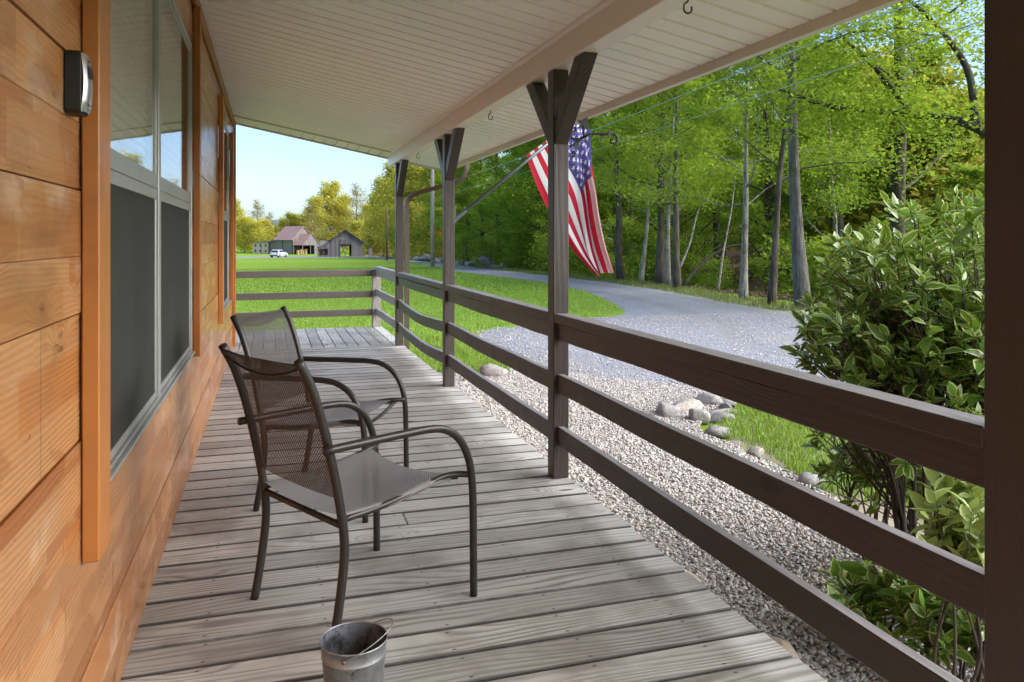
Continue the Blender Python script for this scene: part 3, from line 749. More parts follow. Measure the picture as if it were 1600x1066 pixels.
mb.build('ceiling_channel', MT['fascia'], proof)
bm_ = MB().box(1.54, 1.66, -2.8, 10.60, 2.355, 2.53).build('beam', MT['beamwrap'], proof, bevel=.004)
mb = MB(); mb.box(1.505, 1.539, -2.8, 10.06, 2.488, 2.525); mb.box(1.661, 1.685, -2.8, 10.6, 2.452, 2.478); mb.build('channel_trim', MT['vinyl'], proof, bevel=.002)
mb = MB(); mb.prism([(2.302, 2.30), (2.345, 2.30), (2.345, 2.50), (2.302, 2.50)], 'y', -2.8, 10.66); mb.build('fascia', MT['fascia'], proof, bevel=.002)
mb = MB(); mb.prism([(WX-.02, cz(WX)-.03), (2.30, cz(2.3)-.03), (2.30, cz(2.3)+.12), (WX-.02, cz(WX)+.12)], 'y', 10.622, 10.66); mb.build('rake_board', MT['fascia'], proof)
mb = MB(); mb.prism([(-.55, 3.08), (2.40, 2.53), (2.40, 2.58), (-.55, 3.20)], 'y', -2.8, 10.72); mb.build('roof_sheet', MT['roofshingle'], proof)
mb = MB(); mb.prism([(2.347, 2.345), (2.43, 2.345), (2.455, 2.42), (2.455, 2.50), (2.44, 2.50), (2.42, 2.425), (2.42, 2.36), (2.36, 2.36), (2.347, 2.36)], 'y', -2.8, 10.70); mb.build('gutter', MT['fascia'], proof)
mb = MB(); mb.bar(crm([(2.40, 9.62, 2.345), (2.40, 9.62, 2.25), (2.33, 9.66, 2.13), (2.1, 9.78, 2.05), (1.82, 9.93, 1.965), (1.725, 9.985, 1.90), (1.70, 10.0, 1.80), (1.70, 10.0, 1.6)], 5)+[Vector((1.70, 10., .6)), Vector((1.70, 10., -.2))], .075, .055, (0, 1, 0))
mb.build('downspout', plain('brown_downspout', (.085, .062, .045), .4), proof)

# ------------------------------------------------------------------ deck
deck = thing('porch_deck', 'weathered grey plank porch floor with dark gaps between boards', 'deck', (0, 0, 0))
mb = MB(); y = 2.684-.1725*24; k = 0
while y < 10.08:
    k += 1; y1 = min(y+.1725, 10.09); dz = random.uniform(-.0015, .001); ga, gb = .006+abs(random.gauss(0, .002)), .006+abs(random.gauss(0, .002))
    xe = 1.655+random.uniform(-.006, .006)
    if k == 31:   # the one joint in view
        mb.box(WX+.002, .636, y+ga, y1-gb, -.038, dz, k); mb.box(.643, xe, y+ga, y1-gb, -.038, dz-.002, k+.5)
    else: mb.box(WX+.002, xe, y+ga, y1-gb, -.038, dz, k)
    y = y1
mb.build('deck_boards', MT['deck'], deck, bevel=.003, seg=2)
mb = MB(); x = 1.69; k = 0
while x > -3.4:
    x1 = x-.147; g = .005+abs(random.gauss(0, .001)); mb.box(x1+g, x-g, 10.096, 12.26, -.038, random.uniform(-.002, .0015), k+100); x = x1; k += 1
mb.build('end_boards', MT['deck2'], deck, bevel=.003)
mb = MB(); mb.box(1.60, 1.64, -1.4, 10.09, -.2, -.04, 1.); mb.box(-3.4, 1.66, 12.2, 12.24, -.3, -.04, 2.); mb.box(1.62, 1.66, 10.1, 12.2, -.25, -.04, 3.)
for yy in np.arange(-1.2, 10.1, .41): mb.box(WX, 1.599, yy, yy+.03, -.17, -.0395, yy) if False else None
mb.build('rim_joist', MT['deck2'], deck)

# ------------------------------------------------------------------ posts with braces
def post(y0, label, sides, d=.095):
    t = thing('porch_post', label, 'post', (1.605, y0+.0475, 0), 0, 'brown posts along the porch')
    MB().box(-.05, .045, -.0475, d-.0475, .0, 2.354, y0).build('post_shaft', MT['brown_v'], t, bevel=.004)
    for s in sides:
        # 45 degree knee brace cut to sit on the beam and against the post
        a, b = s*.0475, s*.40
        poly = [(s*.048, 1.92), (s*.048, 2.055), (s*.347, 2.3545), (s*.48, 2.3545)]
        MB().prism(poly, 'x', -.043, .040, y0+s).build('brace', MT['brown_v'], t, bevel=.004)
    return t
post(1.256, 'dark brown post nearest the camera at the right edge', (), .110)
post(4.17, 'brown post carrying the iron plant bracket, in front of the flag', (1, -1))
post(7.06, 'brown post carrying the grey flag pole', (1, -1))
post(9.955, 'farthest brown post, beside the downspout at the porch corner', (-1,))

# ------------------------------------------------------------------ railings
def sag(y0, y1, z, s, n=9):
    w = random.uniform(0, 6)
    return [(1.598+.003*math.sin(w+i*.9)*(0 < i < n), y0+(y1-y0)*i/n, z-s*4*(i/n)*(1-i/n)+.0025*math.sin(w*2+i*1.3)*(0 < i < n)) for i in range(n+1)]
def bay(y0, y1, label, mats, sags, tilt=0):
    t = thing('porch_railing', label, 'railing', (0, 0, 0), 0, 'railing bays along the open side of the porch')
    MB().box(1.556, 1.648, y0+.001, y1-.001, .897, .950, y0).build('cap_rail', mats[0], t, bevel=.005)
    zs = ((.848, .094, sags[0]), (.548, .105, sags[1]), (.248, .105, sags[2]))
    for k, (z, h, s) in enumerate(zs):
        mb = MB(); mb.bar(sag(y0+.0005, y1-.0005, z, s), .042, h, (1, 0, 0), y0+k); mb.build('rail', mats[1], t, bevel=.004)
    return t
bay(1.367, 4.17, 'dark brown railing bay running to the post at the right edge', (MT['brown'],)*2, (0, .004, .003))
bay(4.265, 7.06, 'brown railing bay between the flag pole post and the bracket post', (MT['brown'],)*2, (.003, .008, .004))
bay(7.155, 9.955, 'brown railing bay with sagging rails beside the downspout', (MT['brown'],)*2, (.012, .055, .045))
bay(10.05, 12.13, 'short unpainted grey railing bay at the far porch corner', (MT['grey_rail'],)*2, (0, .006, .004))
er = thing('end_railing', 'weathered brown three rail railing across the far end of the porch', 'railing', (1.6, 12.2, 0))
MB().box(-.07, .055, -.06, .06, 0, .905, 7.).build('corner_post', MT['old_post'], er, bevel=.004)
for k, (z0, z1) in enumerate(((.797, .897), (.466, .568), (.183, .282))):
    MB().beam((-5.0, 0, (z0+z1)/2-.012), (-.071, 0, (z0+z1)/2), .042, z1-z0, bid=k*1.7).build('rail', MT['old_rail'], er, bevel=.004)
MB().box(-2.5, -2.41, .03, .11, 0, .9, 3.).build('line_post', MT['old_post'], er, bevel=.003)

# hooks under the beam
for (y, lab) in ((2.76, 'black iron hook under the beam nearest the camera'), (5.67, 'black hook under the beam between the bracket post and the flag pole post'), (8.68, 'black hook under the beam farthest from the camera')):
    mb = MB(); p = [(0, 0, .0), (0, 0, -.022), (.004, .012, -.03), (0, .016, -.045)]
    p += [(0, .016*math.cos(a)-.003*0, -.052+.018*math.sin(a)) for a in np.linspace(0, -3.7, 9)]
    mb.tube(crm(p, 3), .0035, 6); o = mb.build('ceiling_hook', MT['iron'], None, True); o.location = (1.605, y, 2.3555); o.rotation_euler = (0, 0, R(75))
    tag(o, lab, 'hook', 'hooks screwed into the porch beam')
# ------------------------------------------------------------------ sling chairs
def surf(name, rows, mat, parent, uvs):
    n, k = len(rows), len(rows[0]); V = np.array(rows).reshape(-1, 3); UV = np.array(uvs).reshape(-1, 2)
    F = [(i*k+j, i*k+j+1, (i+1)*k+j+1, (i+1)*k+j) for i in range(n-1) for j in range(k-1)]
    return link(name, fast_mesh(name, V, F, True, None, UV), mat, parent)
def chair(label, loc, rz):
    t = thing('patio_chair', label, 'chair', (*loc, 0), rz, 'sling armchairs on the porch')
    prof = crm([(-.297, .0), (-.272, .13), (-.252, .27), (-.25, .36), (-.262, .45), (-.292, .60), (-.335, .77), (-.378, .895), (-.425, .985)], 5)
    for s in (1, -1):
        mb = MB(); mb.tube([(u, s*-.268, z) for u, z in prof], .0158, 12); mb.build('rear_leg', MT['chair'], t, True)
    arm = crm([(-.345, .683), (-.2, .683), (-.05, .683), (.09, .680), (.17, .663), (.235, .615), (.278, .54), (.298, .45), (.304, .33), (.306, .16), (.307, 0)], 5)
    for s in (1, -1):
        pts = []
        for u, z in arm:
            f = min(max((u+.345)/.6, 0), 1); pts.append((u, s*-(.296+.018*f), z))
        mb = MB(); mb.tube(pts, .0150, 12); mb.build('armrest', MT['chair'], t, True)
    fr = MB()
    for s in (1, -1):
        fr.tube(crm([(-.255, s*-.262, .425), (-.1, s*-.255, .428), (.08, s*-.252, .448), (.19, s*-.254, .468), (.25, s*-.272, .472), (.299, s*-.305, .468)], 5), .0125, 8)
    fr.tube([(-.256, -.255, .405), (-.256, .255, .405)], .0115, 8)
    fr.tube(crm([(.255, -.275, .462), (.235, -.12, .425), (.23, 0, .418), (.235, .12, .425), (.255, .275, .462)], 5), .0095, 8)
    fr.build('seat_frame', MT['chair'], t, True)
    # seat cloth: dips between the rails and wraps round them
    rows = []; uvs = []; n, k = 22, 26
    zr = lambda u: .443+.032*sstep((u+.1)/.3)
    for i in range(n+1):
        u = -.262+.50*i/n; r = []; q = []
        for j in range(-k//2-3, k//2+4):
            a = j/(k/2); v = .252*max(-1, min(1, a)); e = max(0, abs(j)-k//2)
            z = float(zr(u))-.038*(1-min(1, abs(a))**2)*(.45+.55*math.sin(3.14*min(1, (u+.3)/.55)))
            if abs(a) <= 1: pass
            if e: v = math.copysign(.252+.0135*math.sin(e*.9), a); z = float(zr(u))-.014*(1-math.cos(e*.9))
            r.append((u+.018*(1-a*a if abs(a) < 1 else 0)*(i/n)*-1.6, v, z)); q.append((u, v+math.copysign(e*.013, a)))
        rows.append(r); uvs.append(q)
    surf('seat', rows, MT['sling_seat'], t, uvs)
    # back cloth between the uprights
    up = [p for p in prof if p[1] > .475]; zz = [p[1] for p in up]; uu = [p[0] for p in up]
    rows = []; uvs = []
    for i in range(23):
        z = .50+(.972-.50)*i/22; u0 = float(np.interp(z, zz, uu)); r = []; q = []
        for j in range(21):
            a = -1+j/10; s = (1-a*a)
            r.append((u0-.028*s*(.5+.5*math.sin(3.14*i/22)), -.266*a, z-.006*s*(i == 22))); q.append((-.266*a, z))
        rows.append(r); uvs.append(q)
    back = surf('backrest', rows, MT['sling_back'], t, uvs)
    rows = []; uvs = []
    for i in range(6):
        r = []; q = []
        for j in range(21):
            a = -1+j/10; s = (1-a*a)
            z0 = .955-.045*s; z = .973+(z0-.973)*i/5; u0 = float(np.interp(z, zz, uu))
            r.append((u0-.012-.02*s-.006*math.sin(3.14*i/5), -.262*a, z)); q.append((-.262*a+.003, z+.002))
        rows.append(r); uvs.append(q)
    hem = surf('top_hem', rows, MT['sling_back'], back, uvs)
    mb = MB(); mb.tube(crm([(rows[-1][j][0]-.003, rows[-1][j][1], rows[-1][j][2]) for j in range(0, 21, 4)], 4), .0042, 6); mb.build('hem_seam', MT['chair'], back, True)
    return t
chair('bronze sling armchair nearest the camera, seen from behind, beside the pail', (.334, 3.032), R(28.5))
chair('bronze sling armchair farther along the porch by the wall, turned towards the railing', (.322, 4.235), R(-28))

# ------------------------------------------------------------------ pail
pail = thing('metal_pail', 'small galvanised pail with a wire handle on the deck behind the near chair', 'bucket', (.238, 2.322, .001))
def lathe(prof, seg=48):
    mb = MB(); n = len(prof); vs = []
    for r, z in prof:
        for k in range(seg): a = 2*math.pi*k/seg; vs.append((r*math.cos(a), r*math.sin(a), z))
    fs = [(i*seg+k, i*seg+(k+1)%seg, (i+1)*seg+(k+1)%seg, (i+1)*seg+k) for i in range(n-1) for k in range(seg)]
    mb.add(vs, fs); return mb
lathe([(.0, .004), (.078, .004), (.079, .0), (.081, .004), (.0925, .155), (.0945, .1565), (.0945, .159), (.0932, .161), (.0962, .196), (.0985, .1965), (.0995, .199), (.0985, .2015), (.0963, .2015), (.0955, .199)]).build('pail_body', MT['galv'], pail, True)
lathe([(.0955, .199), (.0915, .155), (.080, .008), (.0, .0075)]).build('pail_inside', MT['soot'], pail, True)
ang = R(-112)
pts = []
for k in range(25):
    a = math.pi*k/24; p = Vector((math.cos(a)*.100, math.sin(a)*.128, 0))
    pts.append(p)
ax = Vector((math.cos(ang), math.sin(ang), 0)); sd = Vector((-math.sin(ang), math.cos(ang), 0))
pts = [ax*p.x+sd*p.y*.90+Vector((0, 0, .181+.062*p.y/.128)) for p in pts]
mb = MB(); mb.tube(pts, .0019, 6); mb.build('wire_handle', MT['galv'], pail, True)
for s in (1, -1):
    mb = MB(); q = ax*s*.098+Vector((0, 0, .181)); mb.tube([q-ax*s*.004, q+ax*s*.005], .006, 10); mb.build('handle_lug', MT['soot'], pail, True)

# ------------------------------------------------------------------ key box on the wall
kb = thing('key_box', 'black and silver key box fixed to the cabin wall beside the window', 'lock box', (WX+.004, 2.035, 1.742))
def rr(w, h, r, n=5):
    o = []
    for cx, cy, a0 in ((w/2-r, h/2-r, 0), (-w/2+r, h/2-r, 90), (-w/2+r, -h/2+r, 180), (w/2-r, -h/2+r, 270)):
        for k in range(n+1): a = R(a0+90*k/n); o.append((cx+r*math.cos(a), cy+r*math.sin(a)))
    return o
ol = rr(.082, .146, .014)
def shell(name, sections, mat, par):
    """sections: list of (x offset function of z, scale)"""
    n = len(ol); mb = MB(); vs = []; fs = []
    for fx, sc in sections:
        for (y, z) in ol: vs.append((fx(z*sc), y*sc, z*sc))
    for i in range(len(sections)-1):
        for k in range(n): fs.append((i*n+k, i*n+(k+1)%n, (i+1)*n+(k+1)%n, (i+1)*n+k))
    fs.append(tuple((len(sections)-1)*n+k for k in range(n))); mb.add(vs, fs); return mb.build(name, mat, par)
bow = lambda d: (lambda z: d-.008*(z/.073)**2)
shell('case', [(lambda z: 0., 1.), (bow(.036), 1.), (bow(.038), .97)], MT['black'], kb)
# silver door: bowed grid
rows = []
mb = MB(); n = 16; vs = []; fs = []
for i in range(n+1):
    z = -.068+.136*i/n; w = .0365-.006*max(0, (abs(z)-.055)/.013)
    for j, (y, dx) in enumerate(((-w, -.006), (-w+.003, 0), (0, .0025), (w-.003, 0), (w, -.006))): vs.append((bow(.043)(z)+dx, y, z))
for i in range(n):
    for j in range(4): fs.append((i*5+j, i*5+j+1, i*5+j+6, i*5+j+5))
mb.add(vs, fs); door = mb.build('door', MT['silver'], kb, True)
mb = MB(); 
mb.add([(bow(.0468)(z), y, z) for z in (.012, .022, .032, .042) for y in (-.022, .022)], [(0, 1, 3, 2), (2, 3, 5, 4), (4, 5, 7, 6)]); mb.build('dial_window', MT['black'], door)
mb = MB(); mb.add([(bow(.0470)(z), y, z) for z in (.050, .056) for y in (-.012, .012)], [(0, 1, 3, 2)]); mb.build('latch', MT['chair'], door)
def text_mesh(name, body, size, mat, parent, loc, rot):
    cu = bpy.data.curves.new(name, 'FONT'); cu.body = body; cu.size = size; cu.extrude = .0002; cu.shear = .25; cu.align_x = 'CENTER'
    tmp = bpy.data.objects.new(name, cu); C.objects.link(tmp); dg = bpy.context.evaluated_depsgraph_get()
    me = bpy.data.meshes.new_from_object(tmp.evaluated_get(dg)); bpy.data.objects.remove(tmp)
    o = link(name, me, mat, parent); o.location = loc; o.rotation_euler = rot; return o
text_mesh('lettering', 'Master', .017, MT['black'], door, (bow(.0465)(-.047), 0, -.050), (R(90-32), 0, R(90)))
text_mesh('lettering', 'Lock', .008, MT['black'], door, (bow(.0465)(-.059), .006, -.0605), (R(90-36), 0, R(90)))

# ------------------------------------------------------------------ flag and pole
pole = thing('flag_pole', 'grey flag pole slanting up and outward from the porch post', 'flag pole', (1.655, 7.105, 1.60))
A0 = np.array((.03, 0, -.02)); DIR = np.array((1.275, 0, 1.02)); DIR = DIR/np.linalg.norm(DIR)
mb = MB(); mb.tube([A0, A0+DIR*1.70], .0155, 12); mb.build('pole_shaft', MT['greypole'], pole, True)
mb = MB(); mb.tube([A0+DIR*1.70, A0+DIR*1.715, A0+DIR*1.73, A0+DIR*1.745], [.016, .024, .022, .006], 12); mb.build('finial', MT['greypole'], pole, True)
mb = MB(); mb.box(-.004, .004, -.035, .035, -.075, .085); mb.tube([A0-DIR*.025, A0+DIR*.11], .021, 12); mb.beam((.0, 0, -.06), A0+DIR*.07, .012, .03); mb.build('bracket', MT['greypole'], pole)
# flag hung by its short edge along the pole; world coordinates relative to the flag's own origin
FO = np.array((2.365, 7.105, 2.18))
eA = crm([(2.368, 2.184), (2.46, 1.958), (2.605, 1.649), (2.826, 1.298), (2.969, 1.133), (3.107, 1.004)], 8)
eM = crm([(2.618, 2.361), (2.806, 2.079), (2.935, 1.842), (3.003, 1.526), (3.072, 1.259), (3.155, 1.035)], 8)
eB = crm([(2.921, 2.582), (3.045, 2.46), (3.065, 2.111), (3.086, 1.717), (3.134, 1.348), (3.204, 1.054)], 8)
def flagpt(u, v):
    """u 0 at the low corner .. 1 at the tip, v along the fly"""
    def at(e, t):
        i = min(int(t*(len(e)-1)), len(e)-2); f = t*(len(e)-1)-i; return e[i]*(1-f)+e[i+1]*f
    a, m, b = at(eA, v), at(eM, v), at(eB, v)
    p = a*(1-u/.462)+m*(u/.462) if u < .462 else m*(1-(u-.462)/.538)+b*((u-.462)/.538)
    g = v**.8
    f = max(0, u-.5)/.5
    y = 7.105+g*(.035*math.sin(u*13+1.2+v)+.02*math.sin(u*29+v*4))+.015*math.sin(v*7+u*5)
    y += g*.13*f*math.sin(u*21+.6)+g*.05*math.sin(u*9-v*2)-.10*float(sstep((u-.62)/.12)*sstep((v-.25)/.3))
    return (p[0]+g*.018*f*math.sin(u*34), y, p[1])
NU, NV = 208, 304
V = np.array([flagpt(i/NU, j/NV) for i in range(NU+1) for j in range(NV+1)])-FO
def star(px, py):
    r = math.hypot(px, py); k = math.pi/5; a = abs((math.atan2(py, px)+math.pi/2) % (2*k)-k)
    return r*(math.sin(k-a)*.382+math.sin(a)) < .382*math.sin(k)
F = []; MI = []
for i in range(NU):
    for j in range(NV):
        F.append((i*(NV+1)+j, i*(NV+1)+j+1, (i+1)*(NV+1)+j+1, (i+1)*(NV+1)+j))
        u, v = (i+.5)/NU, (j+.5)/NV
        s = int((1-u)*13)
        if v < .40 and (1-u)*13 < 7:
            cu, cv = (1-u)*13/7, v/.4; m = 2
            gi, gj = cv*12, cu*10
            ci, cj = round(gi), round(gj)
            for a in (ci-1, ci, ci+1):
                for b in (cj-1, cj, cj+1):
                    if 1 <= a <= 11 and 1 <= b <= 9 and (a+b) % 2 == 0:
                        dx = (gi-a)/12*.4*1.9; dy = (gj-b)/10*.5385
                        if star(dx/.034, -dy/.034): m = 1
            MI.append(m)
        else: MI.append(0 if s % 2 == 0 else 1)
me = fast_mesh('flag', V, F, True, None, None, MI)
fl = bpy.data.objects.new('flag', me); C.objects.link(fl)
for q in ('f_red', 'f_white', 'f_blue'): me.materials.append(MT[q])
fl.location = FO; tag(fl, 'red and white striped flag with white stars on blue hanging from the pole', 'flag')

# ------------------------------------------------------------------ iron plant bracket on the third post
br = thing('plant_bracket', 'black iron scroll bracket with leaves and stars on the porch post', 'bracket', (1.651, 4.217, 1.93))
def W(px, pz): return (px, 0, pz)
k = .0039
def B(px, py): return ((px-885)*k, 0, (205-py)*.00372+.078)   # bracket plane, millimetre-scale sketch
mb = MB(); mb.box(-.0005, .008, -.012, .012, -.16, .16); mb.build('back_plate', MT['iron'], br)
mb = MB()
mb.tube(crm([B(893, 215), B(900, 217.5), B(908, 216), B(920, 210), B(932, 207.5), B(950, 207.3), B(961, 206.5), B(967, 209), B(969.5, 215), B(966, 221), B(960, 221), B(958, 217), B(960.5, 214.5), B(962, 216)], 5), .0072, 6)
mb.tube(crm([B(892, 229), B(900, 224), B(908, 217.5), B(919, 210.5)], 4), .0072, 6)
mb.tube(crm([B(892, 203), B(897, 205.5), B(901, 202), B(899, 197.5)], 4), .0062, 6)
mb.tube(crm([B(892, 245), B(897, 244.5), B(900, 240), B(898.5, 236.5), B(895.5, 238), B(897, 240.5)], 4), .0062, 6)
mb.tube([B(913.5, 211), B(912.5, 196)], .0075, 6)
mb.build('scroll_arm', MT['iron'], br, True)
def leafshape(name, pts, th=.004, off=0.):
    c = [(B(*p)[0], B(*p)[2]) for p in pts]; m = MB(); m.prism(c, 'y', off-th/2, off+th/2); m.build(name, MT['iron'], br)
leafshape('butterfly', [(903, 188), (910, 186), (916, 183), (920, 181.5), (919.5, 186), (916.5, 192), (920, 195), (922.5, 199.5), (920, 201.5), (914, 199.5), (910, 198.5), (905, 200), (903.5, 199), (907, 195.5), (909, 193), (904.5, 190)])
for (cx, cy, r, n) in ((944.5, 210.5, 5.6, 6), (917, 219.5, 5.4, 6)):
    leafshape('star', [(cx+math.cos(a*math.pi/n+.3)*(r if a % 2 == 0 else r*.42), cy+math.sin(a*math.pi/n+.3)*(r if a % 2 == 0 else r*.42)) for a in range(2*n)], off=.006)
for pts in ([(952.5, 209), (954, 203.5), (957.5, 199.3), (959.8, 201), (959.5, 206), (956, 209)], [(897, 228), (899.5, 224), (904, 222.3), (906, 225), (904.5, 229), (901, 230.5)], [(921, 213), (923, 210), (927, 210), (927.5, 213), (925, 215), (922.5, 215.3)]):
    leafshape('leaf', pts, off=-.005)

# ------------------------------------------------------------------ rocks
def rockmesh(seed, sub=3, rough=.25, flat=.6):
    import bmesh
    g = np.random.default_rng(seed); bm = bmesh.new(); bmesh.ops.create_icosphere(bm, subdivisions=sub, radius=1)
    dirs = [Vector(d).normalized() for d in g.normal(0, 1, (9, 3))]; cut = g.uniform(.52, .86, 9)
    from mathutils import noise
    for v in bm.verts:
        p = v.co.copy(); n = noise.noise(p*1.3+Vector((seed*3.1, 0, 0)))*rough+noise.noise(p*3.1+Vector((seed, 5, 0)))*rough*.3
        p *= 1+n
        for d, c in zip(dirs, cut):
            e = p.dot(d)-c
            if e > 0: p -= d*e*.92
        v.co = (p.x, p.y, p.z*flat)
    me = bpy.data.meshes.new('rock'); bm.to_mesh(me); bm.free(); me.polygons.foreach_set('use_smooth', [True]*len(me.polygons)); return me
rocks = [rockmesh(s, 3, .22, f) for s, f in ((1, .55), (2, .7), (3, .5), (4, .8), (5, .62), (6, .45))]
def rock(name, label, mi, x, y, sx, sy, sz, rz, mat='rock', z=None, group=None, tilt=0, cat='rock'):
    me = rocks[mi]
    o = bpy.data.objects.new(name, me); C.objects.link(o)
    if not me.materials: me.materials.append(MT['rock'])
    if mat != 'rock':
        o.data = me = me.copy(); me.materials.clear(); me.materials.append(MT[mat])
    zz = gzf(x, y) if z is None else z
    o.location = (x, y, zz+sz*.28); o.scale = (sx, sy, sz); o.rotation_euler = (tilt, tilt*.6, rz)
    return tag(o, label, cat, group)
GR = 'river rocks piled at the corner of the grass island'
for a in [
 ('brown flat faced rock at the front left of the rock pile by the island', 3, 3.34, 6.08, .17, .15, .26, .4, .25),
 ('wide grey rock lying across the back of the rock pile', 1, 3.62, 6.28, .25, .17, .24, .2, .1),
 ('rounded pale grey rock at the top of the rock pile', 0, 3.93, 6.42, .24, .18, .30, 1.2, .1),
 ('white oval boulder at the right end of the rock pile', 4, 4.24, 6.33, .24, .16, .23, .1, .0),
 ('long pale rock across the front of the rock pile', 5, 3.86, 6.0, .27, .10, .19, .25, .05),
 ('upright pointed rock with a white streak in front of the rock pile', 2, 3.50, 5.83, .15, .12, .33, .8, .35),
 ('smooth rounded rock nearest the porch railing, in front of the pile', 0, 3.42, 5.43, .19, .14, .20, .3, .0),
 ('small leaning rock beside the upright pointed rock', 1, 3.70, 5.80, .14, .09, .20, 2.2, .4),
 ('small flat stone at the foot of the rock pile', 5, 3.63, 5.62, .14, .07, .12, .5, .0),
 ('rounded grey rock behind the white oval boulder', 3, 4.38, 6.62, .2, .14, .20, .2, .1),
 ('low tan stone half sunk beyond the white oval boulder', 2, 4.72, 6.2, .30, .12, .10, -.1, .0),
 ('small grey rock between the round rock and the long pale rock', 4, 3.98, 6.14, .13, .10, .17, 1.4, .2)]:
    rock('rock', a[0], a[1], a[2], a[3], a[4]*.85, a[5]*.85, a[6]*.55, a[7], 'rock' if 'tan' not in a[0] else 'sandrock', None, GR, a[8])
GE = 'stones edging the pebble bed along the porch'
for a in [('tan edging stone against the deck edge, third from the near post', 0, 1.80, 3.07, .07, .17, .085, .1, 'sandrock', -.14), ('narrow pale edging stone between the two tan stones', 5, 1.795, 2.80, .05, .12, .06, .0, 'rock', -.13),
          ('large tan edging stone at the deck edge nearest the camera', 1, 1.80, 2.40, .08, .17, .10, -.1, 'sandrock', -.135), ('grey rounded stone at the bottom right deck edge', 4, 1.83, 2.10, .10, .13, .12, .2, 'rock', -.15),
          ('pinkish small stone tucked under the deck edge', 2, 1.78, 3.62, .06, .10, .07, .3, 'sandrock', -.16),
          ('grey stone under the deck edge by the flag pole post', 3, 1.86, 8.40, .12, .14, .17, .2, 'rock', None), ('cream stone beside the flag pole post', 1, 2.10, 8.22, .16, .12, .17, .4, 'sandrock', None),
          ('dark smooth boulder behind the lower rail next to the bright grass', 0, 2.42, 8.45, .25, .18, .30, -.5, 'rock', None),
          ('grey stone on the grass island edge behind the middle rail', 0, 3.28, 4.14, .16, .12, .17, .1, 'rock', None), ('half buried flat stone on the island edge left of the grey one', 5, 3.38, 4.85, .16, .09, .12, 1.2, 'rock', None),
          ('small pale stone on the island edge near the rock pile', 2, 3.36, 5.1, .10, .08, .09, .6, 'rock', None)]:
    q = .68 if a[2] < 2 else .8; rock('edging_stone', a[0], a[1], a[2]-(.035 if a[2] < 2 else 0), a[3], a[4]*q, a[5]*q, a[6]*.9*q, a[7], a[8], a[9], GE, 0, 'stone')
GP = 'boulders heaped along the far side of the gravel drive'
for k in range(70):
    f = rng.uniform(0, 1)**.8; y = 52+f*60; x = 17.9+(y-52)*.036+rng.normal(0, .55)+.3
    s = rng.uniform(.35, .85)
    rock('boulder', 'weathered boulder in the long low heap beyond the gravel drive', int(rng.integers(6)), x, y, s*1.2, s, s*rng.uniform(.7, 1.2), rng.uniform(0, 6.28), 'rock', gzf(x, y)+rng.uniform(0, .45), GP, rng.uniform(-.4, .4), 'boulder')

